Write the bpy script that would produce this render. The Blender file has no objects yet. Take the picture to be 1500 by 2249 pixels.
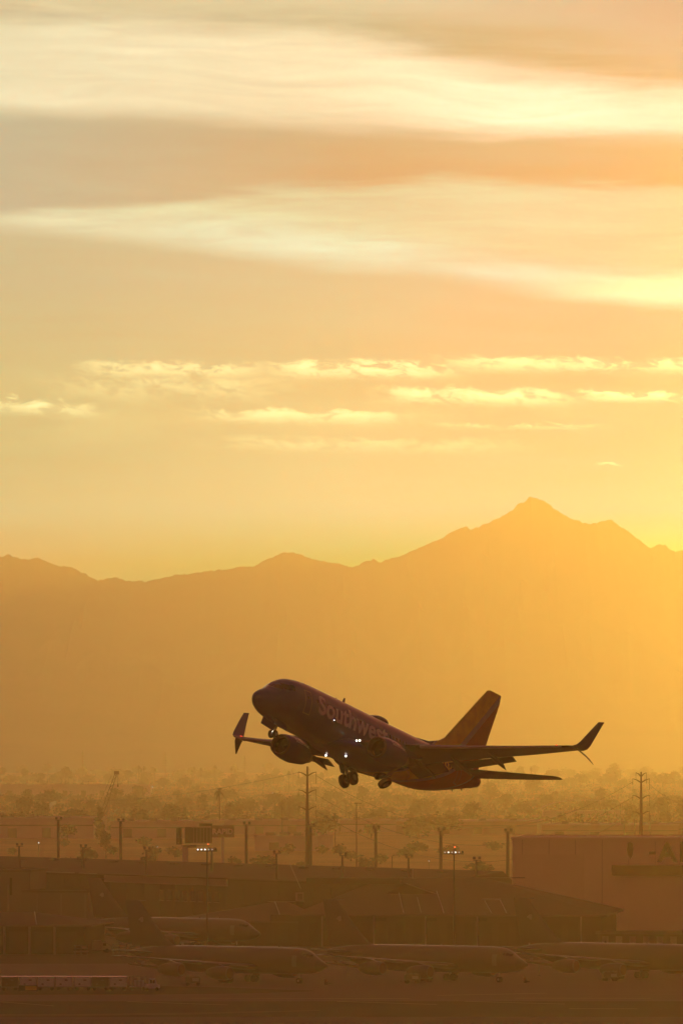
import bpy, bmesh, math, random
from math import radians as R, sin, cos, pi, tan
from mathutils import Vector, Matrix, noise
random.seed(7)
S = bpy.context.scene
# ------------------------------------------------------------------ camera
F = 18000.0; CX = 750.0; HY = 1640.0; H = 37.7      # focal length and horizon row on the 1500 px wide photograph, camera height
cam = bpy.data.cameras.new('Camera'); co = bpy.data.objects.new('Camera', cam); S.collection.objects.link(co)
cam.sensor_fit = 'HORIZONTAL'; cam.sensor_width = 36; cam.lens = F/1500*36
cam.shift_y = (HY-1124.5)/1500
cam.clip_start = 1; cam.clip_end = 60000
co.location = (0, 0, H); co.rotation_euler = (R(90), 0, 0); S.camera = co
def at(x, y, d): return Vector(((x-CX)/F*d, d, H-(y-HY)/F*d))     # point seen at a pixel, at distance d
def dist(y, z=0): return (H-z)*F/(y-HY)                            # distance at which height z shows at row y
def gx(x, d): return (x-CX)/F*d
# ------------------------------------------------------------------ light
SUN_X, SUN_Y = 3500, 960                                          # where the sun stands, just outside the frame
az = math.atan((SUN_X-CX)/F); el = math.atan((HY-SUN_Y)/F)
sun = bpy.data.lights.new('Sun', 'SUN'); so = bpy.data.objects.new('Sun', sun); S.collection.objects.link(so)
sun.energy = .73; sun.angle = R(0.6); sun.color = (1.0, 0.322, 0.035)
sd = Vector((sin(az)*cos(el), cos(az)*cos(el), sin(el)))
so.rotation_euler = sd.to_track_quat('Z', 'Y').to_euler()
S.view_settings.view_transform = 'Standard'; S.view_settings.look = 'None'; S.view_settings.gamma = 1; S.view_settings.exposure = 0
S.render.engine = 'CYCLES'
try:
    S.cycles.volume_bounces = 1; S.cycles.max_bounces = 5; S.cycles.diffuse_bounces = 2; S.cycles.glossy_bounces = 2
    S.cycles.use_denoising = True; S.cycles.sample_clamp_indirect = 8
except Exception: pass
SIGMA = 1.4e-4; ANISO = 0.86; HAZE_COL = (1.0, 0.55, 0.36)
# what the haze adds and lets through along a line of sight leaving its top, by row: used only to choose the sky's own radiance
W = bpy.data.worlds.new('World'); S.world = W; W.use_nodes = True
class NT:
    def __init__(s, tree): s.t = tree; s.n = tree.nodes; s.l = tree.links
    def put(s, sock, v):
        if isinstance(v, bpy.types.NodeSocket): s.l.new(v, sock)
        else: sock.default_value = v
    def m(s, op, a, b=0.0, c=0.0, clamp=False):
        n = s.n.new('ShaderNodeMath'); n.operation = op; n.use_clamp = clamp
        s.put(n.inputs[0], a); s.put(n.inputs[1], b); s.put(n.inputs[2], c); return n.outputs[0]
    def mix(s, f, a, b, mode='MIX'):
        n = s.n.new('ShaderNodeMix'); n.data_type = 'RGBA'; n.blend_type = mode
        s.put(n.inputs[0], f); s.put(n.inputs[6], a); s.put(n.inputs[7], b); return n.outputs[2]
    def comb(s, x, y, z):
        n = s.n.new('ShaderNodeCombineXYZ'); s.put(n.inputs[0], x); s.put(n.inputs[1], y); s.put(n.inputs[2], z); return n.outputs[0]
    def noise(s, v, scale, detail=4, rough=.5, dist=0):
        n = s.n.new('ShaderNodeTexNoise'); s.put(n.inputs['Vector'], v)
        n.inputs['Scale'].default_value = scale; n.inputs['Detail'].default_value = detail
        n.inputs['Roughness'].default_value = rough; n.inputs['Distortion'].default_value = dist; return n.outputs['Fac']
    def ramp(s, f, stops, interp='LINEAR'):
        n = s.n.new('ShaderNodeValToRGB'); cr = n.color_ramp; cr.interpolation = interp
        while len(cr.elements) < len(stops): cr.elements.new(1.0)
        for e, (p, c) in zip(cr.elements, stops): e.position = p; e.color = (*c, 1) if len(c) == 3 else c
        s.put(n.inputs[0], f); return n.outputs[0]
    def mapr(s, v, a, b, c, d, kind='SMOOTHSTEP'):
        n = s.n.new('ShaderNodeMapRange'); n.interpolation_type = kind
        for i, q in enumerate((v, a, b, c, d)): s.put(n.inputs[i], q)
        return n.outputs[0]
def lin(c):
    return tuple(((v/255)/12.92 if v/255 <= .04045 else ((v/255+.055)/1.055)**2.4) for v in c)
# light the haze adds in front of the sky, by row (left, middle, right of the frame): the sky itself is only what is left after it
CLOUDS = 1.0
HAZE_ADD = {0: ((0.451, 0.172, 0.039), (0.607, 0.226, 0.017), (0.857, 0.311, 0.039)), 300: ((0.587, 0.22, 0.034), (0.762, 0.298, 0.05), (0.993, 0.357, 0.038)), 620: ((0.659, 0.27, 0.046), (0.862, 0.338, 0.042), (1.097, 0.468, 0.062)), 850: ((0.719, 0.303, 0.056), (0.944, 0.408, 0.067), (1.251, 0.573, 0.08)), 1000: ((0.796, 0.353, 0.062), (0.977, 0.443, 0.067), (1.292, 0.612, 0.084)), 1120: ((0.757, 0.368, 0.059), (0.984, 0.476, 0.066), (1.247, 0.636, 0.08)), 1240: ((0.663, 0.37, 0.096), (0.881, 0.459, 0.117), (1.184, 0.474, 0.124))}
def trans(y): return tuple(math.exp(-SIGMA*h*min(15700, (507-H)/max(1e-3, (HY-y)/F))) for h in HAZE_COL)
def skyrad(y, c, k=1):
    ks = sorted(HAZE_ADD); lo = max([q for q in ks if q <= y] or ks[:1]); hi = min([q for q in ks if q >= y] or ks[-1:])
    t = (y-lo)/(hi-lo) if hi > lo else 0
    A = [p+(q-p)*t for p, q in zip(HAZE_ADD[lo][k], HAZE_ADD[hi][k])]
    return tuple(max(.02, (v-a)/q) for v, a, q in zip(lin(c), A, trans(y)))
def build_sky():
    n = NT(W.node_tree); W.node_tree.nodes.clear()
    tc = n.n.new('ShaderNodeTexCoord'); sp = n.n.new('ShaderNodeSeparateXYZ'); n.l.new(tc.outputs['Generated'], sp.inputs[0])
    X, Y, Z = sp.outputs
    Yp = n.m('MAXIMUM', Y, 0.05)
    px = n.m('MULTIPLY_ADD', n.m('DIVIDE', X, Yp), 18.0, .75)          # bearing and height as kilo-units of the sky's own band pattern
    py = n.m('MULTIPLY_ADD', n.m('DIVIDE', Z, Yp), -18.0, 1.64)
    # slow and fine warps, both stretched along the bands
    w1 = n.noise(n.comb(px, n.m('MULTIPLY', py, 3.2), .3), 1.3, 2, .5)
    w2 = n.noise(n.comb(n.m('MULTIPLY_ADD', py, -.9, px), n.m('MULTIPLY', py, 9.0), 2.3), 1.9, 7, .62, .35)
    w3 = n.noise(n.comb(n.m('MULTIPLY_ADD', py, -1.2, px), n.m('MULTIPLY', py, 4.2), 5.1), 10.0, 9, .72, .5)
    yw = n.m('ADD', py, n.m('MULTIPLY_ADD', w1, .05, -.025))
    yw = n.m('ADD', yw, n.m('MULTIPLY_ADD', w2, .05, -.025))
    def band(c0, c1, up, dn, x0=None, x1=None, soft=.3, src=None):
        """soft-edged band: centre row c0 at the left edge, c1 at the right; up and dn are its half-depths; x0..x1 where it lives"""
        y = src or yw
        dy = n.m('SUBTRACT', y, n.m('MULTIPLY_ADD', px, (c1-c0)/1.5, c0))
        a = n.mapr(dy, -up, 0.0, 0.0, 1.0); b = n.mapr(dy, 0.0, dn, 1.0, 0.0)
        r = n.m('MULTIPLY', a, b)
        if x0 is not None: r = n.m('MULTIPLY', r, n.mapr(px, x0-soft, x0+soft, 0.0, 1.0))
        if x1 is not None: r = n.m('MULTIPLY', r, n.mapr(px, x1-soft, x1+soft, 1.0, 0.0))
        return r
    rows = [(0, (226,205,156), (228,206,152), (218,190,135)), (.3, (214,190,142), (216,192,140), (224,202,138)),
            (.62, (217,190,135), (226,200,136), (234,208,136)), (.85, (224,192,125), (233,204,128), (240,212,128)),
            (1.0, (230,194,122), (242,209,130), (250,222,132)), (1.12, (232,196,122), (245,212,130), (252,227,135)), (1.24, (232,186,108), (243,205,112), (255,222,105))]
    t = n.m('DIVIDE', py, 1.24)
    rp = [n.ramp(t, [(r[0]/1.24, skyrad(r[0]*1000, r[k], k-1)) for r in rows]) for k in (1, 2, 3)]
    col = n.mix(n.mapr(px, 0.0, .75, 0, 1, 'LINEAR'), rp[0], rp[1]); col = n.mix(n.mapr(px, .75, 1.5, 0, 1, 'LINEAR'), col, rp[2])
    def edge(*ys):
        return n.ramp(n.m('DIVIDE', px, 1.5), [(k/(len(ys)-1), (y, y, y)) for k, y in enumerate(ys)], 'B_SPLINE')
    fib = n.noise(n.comb(n.m('MULTIPLY_ADD', py, -1.6, px), n.m('MULTIPLY', py, 9.0), 7.7), 2.6, 9, .62, .35)
    soft = n.noise(n.comb(n.m('MULTIPLY_ADD', py, -1.2, px), n.m('MULTIPLY', py, 3.0), 3.1), 2.2, 5, .55, .3)
    ye = n.m('ADD', yw, n.m('MULTIPLY_ADD', fib, .05, -.025))
    fs = n.noise(n.comb(n.m('MULTIPLY_ADD', py, -2.2, px), n.m('MULTIPLY_ADD', w1, 2.2, n.m('MULTIPLY', py, 13.0)), 9.1), 2.0, 9, .66, .6)
    def sheet_(top, bot, st, sb):
        t_ = n.mapr(n.m('SUBTRACT', ye, top), -st, st, 0.0, 1.0); b_ = n.mapr(n.m('SUBTRACT', ye, bot), -sb, sb, 1.0, 0.0)
        return n.m('MULTIPLY', t_, b_)
    def tri(a, b, c, y=300):
        q = n.mix(n.mapr(px, 0, .75, 0, 1, 'LINEAR'), (*skyrad(y, a, 0), 1), (*skyrad(y, b, 1), 1)); return n.mix(n.mapr(px, .75, 1.5, 0, 1, 'LINEAR'), q, (*skyrad(y, c, 2), 1))
    # grey band between the two bright sheets, and the streaks at the top
    d2 = sheet_(edge(.26,.255,.27,.28,.30,.31), edge(.50,.46,.43,.41,.405,.415), .035, .03)
    col = n.mix(n.m('MULTIPLY', d2, n.mapr(fib, .2, .8, 1.0, .6)), col, tri((205,183,142), (206,184,124), (210,196,118)))
    d2b = n.m('MULTIPLY', sheet_(edge(.33,.33,.34,.345,.345,.35), edge(.40,.40,.40,.398,.396,.41), .05, .02), n.mapr(px, .3, .9, 0.0, .55))
    col = n.mix(d2b, col, tri((198,172,130), (196,172,108), (204,182,100)))
    d0 = sheet_(edge(-.05,.0,.01,.03,.06,.09), edge(.035,.045,.05,.14,.17,.205), .03, .035)
    col = n.mix(n.m('MULTIPLY', d0, n.mapr(fib, .25, .7, 1.0, .15)), col, tri((202,182,142), (206,188,130), (206,188,110), 100))
    # bright sheets
    b1 = sheet_(edge(.05,.05,.05,.12,.17,.205), edge(.255,.262,.268,.275,.288,.30), .045, .034)
    b1c = n.mix(n.mapr(px, .6, 1.3, 0, 1), (*skyrad(160, (245,228,182), 0), 1), (1.5, 1.12, .74, 1))
    col = n.mix(n.m('MULTIPLY', b1, n.m('MULTIPLY', n.mapr(soft, .2, .75, .7, 1.1, 'LINEAR'), n.mapr(fs, .3, .7, .72, 1.1, 'LINEAR')), 0.0, True), col, b1c)
    t3 = edge(.475,.45,.42,.40,.395,.415); e3 = edge(.485,.515,.565,.60,.635,.675)
    b3 = sheet_(t3, e3, .022, .028)
    low = n.m('MULTIPLY', n.mapr(n.m('SUBTRACT', e3, ye), .0, .10, 1.0, 0.0), n.mapr(soft, .25, .7, .55, 1.1))
    b3c = n.mix(n.m('MINIMUM', low, 1.0), tri((238,220,164), (244,222,162), (248,222,150), 480), tri((246,228,176), (252,238,188), (255,243,196), 600))
    col = n.mix(n.m('MULTIPLY', b3, n.m('MULTIPLY', n.mapr(fib, .25, .72, .55, 1.1, 'LINEAR'), n.mapr(fs, .3, .7, .68, 1.12, 'LINEAR')), 0.0, True), col, b3c)
    hl = n.m('MULTIPLY', sheet_(edge(.62,.62,.62,.60,.60,.61), edge(.63,.63,.63,.62,.65,.675), .03, .03), n.mapr(px, 1.1, 1.45, 0.0, .9))
    col = n.mix(hl, col, (1.6, 1.25, .62, 1))
    # thin bright wisps low in the sky
    w3 = n.noise(n.comb(n.m('MULTIPLY_ADD', py, -.6, px), n.m('MULTIPLY', py, 2.4), 5.1), 17.0, 9, .68, .5)
    w4 = n.noise(n.comb(px, n.m('MULTIPLY', py, 4.0), 1.7), 3.6, 3, .5)
    yf = n.m('ADD', py, n.m('MULTIPLY_ADD', w3, .05, -.025))
    wz = 0.0
    for amp, a in ((1.0, (.80, .815, .022, .035, .62, .98, .07, yf)), (1.0, (.845, .875, .02, .035, .86, 1.24, .08, yf)), (.8, (.79, .80, .02, .03, 1.0, None, .1, yf)), (1.0, (.84, .87, .012, .02, 1.28, None, .04, yf)),
                   (.7, (.805, .82, .02, .035, .2, .55, .08, yf)), (1.0, (.885, .96, .02, .035, None, .2, .07, yf)), (.9, (.895, .925, .012, .03, .46, .86, .07, yf)), (.5, (.93, .938, .008, .014, .98, 1.3, .06, yf)),
                   (.7, (1.02, 1.02, .006, .008, 1.32, 1.36, .02, yf)), (.35, (.84, .86, .03, .06, .15, .6, .12, yf)), (.35, (.97, .98, .02, .03, .5, 1.1, .15, yf))):
        q = n.m('MULTIPLY', band(*a), amp); wz = q if wz == 0.0 else n.m('MAXIMUM', wz, q)
    th = n.mapr(n.m('MULTIPLY_ADD', w4, .3, n.m('MULTIPLY', w3, .95)), .50, .72, 0.08, 1.0)
    wz = n.m('MULTIPLY', wz, th)
    col = n.mix(n.m('MULTIPLY', wz, .95), col, (2.5, 1.75, .68, 1))
    hz_ = n.m('MULTIPLY', band(.90, .88, .12, .12), n.mapr(w4, .3, .7, 0.0, .16))
    col = n.mix(hz_, col, (1.7, 1.3, .5, 1))
    if not CLOUDS: col = n.mix(n.mapr(px, 0.0, .75, 0, 1, 'LINEAR'), rp[0], rp[1]); col = n.mix(n.mapr(px, .75, 1.5, 0, 1, 'LINEAR'), col, rp[2])
    if CLOUDS: sc = n.m('MULTIPLY', n.mapr(fib, .2, .8, .90, 1.10, 'LINEAR'), n.mapr(fs, .25, .75, .965, 1.035, 'LINEAR')); col = n.mix(1.0, col, n.comb(sc, sc, sc), 'MULTIPLY')
    # unseen yellow-green glow added round the sun to brighten and yellow the haze
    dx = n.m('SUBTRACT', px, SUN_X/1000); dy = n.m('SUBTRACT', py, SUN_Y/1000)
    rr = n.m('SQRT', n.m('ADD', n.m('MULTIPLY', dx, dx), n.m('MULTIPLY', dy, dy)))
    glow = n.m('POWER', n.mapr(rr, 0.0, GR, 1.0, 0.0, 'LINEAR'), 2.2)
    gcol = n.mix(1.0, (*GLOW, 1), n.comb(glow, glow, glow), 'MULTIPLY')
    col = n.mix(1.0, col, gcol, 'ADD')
    # the rest of the sky: a tinted dusk sky plus an added even reddish fill
    sky = n.n.new('ShaderNodeTexSky'); sky.sky_type = 'NISHITA'; sky.sun_disc = False
    sky.sun_elevation = el; sky.sun_rotation = az; sky.dust_density = 4; sky.air_density = 1.5
    rest = n.mix(1.0, sky.outputs[0], (.10, .028, .032, 1), 'MULTIPLY')
    rest = n.mix(1.0, rest, (*REST, 1), 'ADD')
    ang = n.m('ARCCOSINE', n.m('MINIMUM', Y, 1.0))
    f = n.mapr(ang, R(6), R(24), 0.0, 1.0)
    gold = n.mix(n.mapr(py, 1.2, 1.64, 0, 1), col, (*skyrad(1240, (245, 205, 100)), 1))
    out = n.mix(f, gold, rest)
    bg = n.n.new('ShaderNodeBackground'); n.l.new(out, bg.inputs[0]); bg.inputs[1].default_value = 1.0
    o = n.n.new('ShaderNodeOutputWorld'); n.l.new(bg.outputs[0], o.inputs[0])
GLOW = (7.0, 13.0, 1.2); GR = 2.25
REST = (.074, .016, .017)
build_sky()

# ------------------------------------------------------------------ helpers
COL = S.collection
MATS = {}
def mat(name, col, rough=.7, metal=0.0, var=.12, scale=1.0, spec=.5, emit=None, estr=0, coat=0):
    if name in MATS: return MATS[name]
    m = bpy.data.materials.new(name); m.use_nodes = True; n = NT(m.node_tree)
    b = m.node_tree.nodes['Principled BSDF']
    b.inputs['Roughness'].default_value = rough; b.inputs['Metallic'].default_value = metal
    b.inputs['Specular IOR Level'].default_value = spec
    if emit:
        b.inputs['Base Color'].default_value = (*col, 1)
        b.inputs['Emission Color'].default_value = (*emit, 1); b.inputs['Emission Strength'].default_value = estr
    else:
        tc = n.n.new('ShaderNodeTexCoord'); f = n.noise(tc.outputs['Object'], scale, 5, .6)
        c = n.mix(f, tuple(v*(1-var) for v in col)+(1,), tuple(min(1, v*(1+var)) for v in col)+(1,))
        n.l.new(c, b.inputs['Base Color'])
    if coat: b.inputs['Coat Weight'].default_value = coat; b.inputs['Coat Roughness'].default_value = .12
    MATS[name] = m; return m
class MB:
    def __init__(s): s.v = []; s.f = []
    def add(s, vs, fs):
        o = len(s.v); s.v += [Vector(q) for q in vs]; s.f += [tuple(i+o for i in f) for f in fs]; return s
    def box(s, c, d, rz=0, M=None):
        hx, hy, hz = d[0]/2, d[1]/2, d[2]/2
        vs = [Vector((x, y, z)) for z in (-hz, hz) for y in (-hy, hy) for x in (-hx, hx)]
        T = Matrix.Translation(c) @ (M.to_4x4() if M else Matrix.Rotation(rz, 4, 'Z'))
        return s.add([T @ q for q in vs], [(0,2,3,1),(4,5,7,6),(0,1,5,4),(2,6,7,3),(0,4,6,2),(1,3,7,5)])
    def loft(s, rings, closed=True, cap=True):
        k = len(rings[0]); o = len(s.v)
        for r in rings: s.v += [Vector(q) for q in r]
        for i in range(len(rings)-1):
            for j in range(k if closed else k-1):
                a = o+i*k+j; b = o+i*k+(j+1) % k; s.f.append((a, b, b+k, a+k))
        if cap: s.f.append(tuple(o+j for j in range(k))[::-1]); s.f.append(tuple(o+(len(rings)-1)*k+j for j in range(k)))
        return s
    def tube(s, pts, rad, n=10, cap=True):
        pts = [Vector(p) for p in pts]; rings = []
        if not hasattr(rad, '__len__'): rad = [rad]*len(pts)
        for i, p in enumerate(pts):
            d = (pts[min(i+1, len(pts)-1)]-pts[max(i-1, 0)]).normalized()
            a = d.orthogonal().normalized() if i == 0 else (a-d*a.dot(d)).normalized()
            b = d.cross(a)
            rings.append([p+(a*cos(2*pi*j/n)+b*sin(2*pi*j/n))*rad[i] for j in range(n)])
        return s.loft(rings, cap=cap)
    def lathe(s, prof, c=(0,0,0), n=32, axis='X', sq=None):
        """prof: (along, radius) pairs about an axis"""
        rings = []
        for a, r in prof:
            ring = []
            for j in range(n):
                t = 2*pi*j/n; u, w = r*cos(t), r*sin(t)
                if sq and w < -r*.55: w = -r*.55+(w+r*.55)*sq
                ring.append(Vector(c)+Vector({'X': (a, u, w), 'Y': (u, a, w), 'Z': (u, w, a)}[axis]))
            rings.append(ring)
        return s.loft(rings)
    def build(s, name, m, parent=None, smooth=False, fix=True):
        me = bpy.data.meshes.new(name); me.from_pydata([tuple(q) for q in s.v], [], s.f); me.update()
        if fix:
            b = bmesh.new(); b.from_mesh(me); bmesh.ops.recalc_face_normals(b, faces=b.faces); b.to_mesh(me); b.free()
        if m: me.materials.append(m)
        if smooth:
            for p in me.polygons: p.use_smooth = True
            try: me.set_sharp_from_angle(angle=R(38))
            except Exception: pass
        o = bpy.data.objects.new(name, me); COL.objects.link(o)
        if parent: o.parent = parent
        return o
def tag(o, label=None, cat=None, group=None, kind=None):
    if label: o['label'] = label
    if cat: o['category'] = cat
    if group: o['group'] = group
    if kind: o['kind'] = kind
    return o
def thing(name, loc, rz, label, cat, group=None):
    o = bpy.data.objects.new(name, None); COL.objects.link(o); o.location = loc
    o.rotation_euler = (0, 0, rz) if not hasattr(rz, '__len__') else rz
    return tag(o, label, cat, group)
KIDS = {}
def kids(o):
    return [c for c in COL.objects if c.parent == o]
def copy_tree(o, parent=None, scale=None):
    if o.name not in KIDS: KIDS[o.name] = kids(o)
    c = o.copy(); COL.objects.link(c)
    if parent: c.parent = parent
    for ch in KIDS[o.name]: copy_tree(ch, c)
    return c
def text_mesh(s, size, bold=0.0, spacing=1.0, extr=0.0, align='LEFT'):
    cu = bpy.data.curves.new('lettering', 'FONT'); cu.body = s; cu.size = size; cu.offset = bold; cu.space_character = spacing
    cu.extrude = extr; cu.align_x = align; cu.resolution_u = 4
    o = bpy.data.objects.new('lettering', cu); COL.objects.link(o)
    dg = bpy.context.evaluated_depsgraph_get(); me = bpy.data.meshes.new_from_object(o.evaluated_get(dg))
    bpy.data.objects.remove(o); bpy.data.curves.remove(cu); return me
# ------------------------------------------------------------------ terrain
def ground_mat(name, c1, c2, scale, stretch=(1, 1, 1), rough=.95, fine=1.0, spec=.08):
    m = bpy.data.materials.new(name); m.use_nodes = True; n = NT(m.node_tree); b = m.node_tree.nodes['Principled BSDF']
    tc = n.n.new('ShaderNodeTexCoord'); mp = n.n.new('ShaderNodeMapping'); n.l.new(tc.outputs['Object'], mp.inputs[0]); mp.inputs['Scale'].default_value = stretch
    a = n.noise(mp.outputs[0], scale, 8, .65, .4); q = n.noise(tc.outputs['Object'], fine, 6, .7)
    c = n.mix(n.mapr(a, .35, .65, 0, 1), (*c1, 1), (*c2, 1))
    c = n.mix(n.m('MULTIPLY', n.mapr(q, .3, .7, 0, 1), .35), c, tuple(v*.55 for v in c1)+(1,))
    n.l.new(c, b.inputs['Base Color']); b.inputs['Roughness'].default_value = rough; b.inputs['Specular IOR Level'].default_value = spec
    return m
def sheet(name, pts, z, m):
    o = MB().add([(x, y, z) for x, y in pts], [tuple(range(len(pts)))]).build(name, m, fix=False); return tag(o, kind='structure')
g = MB(); NX, NY = 60, 110
for j in range(NY+1):
    y = -440+16100*(j/NY)**1.6
    for i in range(NX+1):
        x = -4400+8800*i/NX; z = 0 if y < 3800 else 1.5*noise.noise(Vector((x/600, y/600, 0)))*min(1, (y-3800)/800)
        g.v.append(Vector((x, y, min(z, .8))))
for j in range(NY):
    for i in range(NX): a = j*(NX+1)+i; g.f.append((a, a+1, a+NX+2, a+NX+1))
tag(g.build('ground', ground_mat('desert_soil', (.52, .24, .10), (.34, .16, .065), .01, (1, 1, 1), fine=.15), fix=False), kind='structure')
RIDGE = [(-4000,1380),(-1800,1330),(-900,1290),(-300,1262),(-90,1236),(0,1224),(20,1218),(50,1229),(80,1224),(120,1240),(165,1251),(200,1267),(222,1275),(255,1270),(290,1277),(330,1275),(360,1269),(400,1260),
 (450,1257),(480,1250),(510,1250),(545,1245),(570,1237),(590,1226),(620,1213),(650,1216),(680,1226),(720,1235),(775,1245),(800,1235),(840,1233),(880,1220),(930,1200),(960,1187),(985,1170),(1020,1160),(1040,1161),
 (1065,1150),(1100,1137),(1135,1112),(1165,1091),(1185,1095),(1215,1115),(1245,1135),(1280,1149),(1310,1148),(1340,1142),(1355,1152),(1380,1167),(1405,1188),(1430,1202),(1445,1197),(1460,1197),(1480,1213),(1500,1212),
 (1550,1245),(1620,1330),(1700,1430),(1850,1520),(2300,1580),(3000,1600),(6500,1600)]  # unseen ridge right of the frame, shaped low to let the sun through
DM = 15000.0
def ridge_h(x):
    p = CX+x/DM*F
    for (a, ya), (b, yb) in zip(RIDGE, RIDGE[1:]):
        if a <= p <= b:
            yy = ya+(yb-ya)*(p-a)/(b-a); break
    else: yy = 1400
    return H+(HY-yy)/F*DM
def mountains():
    xs = [-4300+i*60 for i in range(60)]; xs = [x for x in xs if x < -720]
    xs += [-720+i*3.2 for i in range(451)]; xs += [x for x in (730+i*60 for i in range(60)) if x < 4300]
    ys = [-3300, -2900, -2500, -2100, -1700, -1350, -1050, -800, -600, -430, -300, -200, -120, -60, -25, 0, 30, 80, 180, 350, 500, 600]
    mb = MB(); nx = len(xs)
    for dy in ys:
        for x in xs:
            h = ridge_h(x); t = abs(dy)/(3300 if dy < 0 else 620)
            base = h*(1-t)**1.5
            q = noise.fractal(Vector((x/300+dy/1400, dy/900, 3)), .9, 2.1, 6)
            g2 = abs(noise.noise(Vector((x/140+q*.6, dy/1500, 9))))
            z = base*(1-.55*min(1, t*5)*g2)+q*45*min(1, t*6)*(1-t)
            if dy == 0 and abs(x) < 800: z = h+3.6*noise.fractal(Vector((x/11, 0, 1)), .5, 2.2, 5)+3.5*noise.noise(Vector((x/34, 0, 4)))
            z = min(z, h-t*60) if dy else z
            mb.v.append(Vector((x, DM+dy, max(z, -.6 if t > .97 else .2))))
    for j in range(len(ys)-1):
        for i in range(nx-1): a = j*nx+i; mb.f.append((a, a+1, a+nx+1, a+nx))
    o = mb.build('mountains', ground_mat('mountain_rock', (.15, .10, .075), (.08, .065, .045), .004, fine=.03), smooth=True, fix=False)
    return tag(o, kind='structure')
mountains()
# airfield surfaces: each a thin sheet above the one below
def rows(y0, y1, x0=-1500, x1=3000, b0=None, b1=None):
    d0, d1 = dist(y0), dist(y1); return [(gx(x0, d1), d1), (gx(x1, d1), d1), (gx(x1, d0), d0), (gx(x0, d0), d0)]
def poly(pts): return [(gx(x, dist(y)), dist(y)) for x, y in pts][::-1]
M_CONC = ground_mat('old_concrete', (.19, .105, .115), (.14, .078, .083), .35, (.02, 1.6, 1), fine=.7)
M_TAXI = ground_mat('taxiway_concrete', (.18, .10, .11), (.13, .072, .078), .30, (.015, 1.2, 1), fine=.9)
M_ASPH = ground_mat('old_asphalt', (.075, .042, .036), (.045, .026, .022), .3, (.03, 1.2, 1), fine=.5)
M_DIRT = ground_mat('bare_dirt', (.06, .024, .016), (.036, .016, .012), .22, (.03, 1.4, 1), fine=.6)
sheet('asphalt_apron', rows(2121, 2040), .02, M_ASPH)
sheet('concrete_apron', poly([(-1500,2121),(324,2118),(330,2140),(345,2186),(-1500,2188)]), .04, M_CONC)
sheet('main_apron', poly([(318,2120),(700,2113),(3000,2103),(3000,2192),(318,2192)]), .06, M_CONC)
sheet('dirt_strip', poly([(-1500,2171),(330,2168),(480,2171),(700,2179),(560,2184),(330,2187),(-1500,2190)]), .08, M_DIRT)
sheet('taxiway', rows(2206, 2188), .10, M_TAXI)
sheet('verge', rows(2240, 2202.5), .12, M_DIRT)
sheet('runway', rows(2600, 2237), .14, M_TAXI)
sheet('service_road', poly([(-1500,2233),(150,2231),(420,2228),(700,2222),(705,2224),(430,2232),(150,2236),(-1500,2238)]), .16, ground_mat('reddish_gravel', (.19,.105,.062), (.14,.08,.05), .3, (.03,1,1)))
for k, (x0, y0, x1, y1) in enumerate([(0,2204,118,2213),(280,2203.5,500,2211),(740,2203,960,2210),(1020,2203,1240,2209),(1250,2219,1400,2219.5)]):
    sheet('taxiway_marking', poly([(x0,y0),(x1,y1),(x1,y1+.8),(x0,y0+.8)]), .18, mat('worn_line_paint', (.30,.19,.10), .8))
for k, (x0, y0, x1, y1) in enumerate([(960,2190,1200,2185),(1130,2196,1430,2196.5),(420,2196,900,2197)]):
    sheet('apron_marking', poly([(x0,y0),(x1,y1),(x1,y1+.7),(x0,y0+.7)]), .18, mat('worn_line_paint', (.30,.19,.10), .8))
# ------------------------------------------------------------------ airliner taking off
def station(tab, x):
    for a, b in zip(tab, tab[1:]):
        if x <= b[0]:
            t = (x-a[0])/(b[0]-a[0]) if b[0] > a[0] else 0; t = max(0, t)
            return [p+(q-p)*t for p, q in zip(a[1:], b[1:])]
    return list(tab[-1][1:])
def smooth_tab(tab, n=8):
    """Catmull-Rom through the stations so the loft has no facets along its length"""
    out = []
    for i in range(len(tab)-1):
        p0 = tab[max(i-1, 0)]; p1 = tab[i]; p2 = tab[i+1]; p3 = tab[min(i+2, len(tab)-1)]
        for k in range(n):
            t = k/n; out.append(tuple(p1[0]+(p2[0]-p1[0])*t if c == 0 else
                p1[c]+(p2[c]-p1[c])*(t*t*(3-2*t)) if (p1[c]-p0[c])*(p2[c]-p1[c]) <= 0 and (p3[c]-p2[c])*(p2[c]-p1[c]) <= 0 else
                .5*(2*p1[c]+(p2[c]-p0[c])*t+(2*p0[c]-5*p1[c]+4*p2[c]-p3[c])*t*t+(3*p1[c]-p0[c]-3*p2[c]+p3[c])*t**3) for c in range(len(p1))))
    out.append(tab[-1]); return out
def body_pt(tab, x, th, off=0.0):
    """th: angle from straight up towards port (-y)"""
    zt, zb, hw = station(tab, x); zc = (zt+zb)/2; hh = (zt-zb)/2
    n = Vector((0, -sin(th)/max(hw, .01), cos(th)/max(hh, .01))).normalized()
    return Vector((x, -hw*sin(th), zc+hh*cos(th)))+n*off
def body_loft(tab, n=48):
    return MB().loft([[body_pt(tab, x, 2*pi*j/n) for j in range(n)] for x, *_ in tab])
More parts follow.
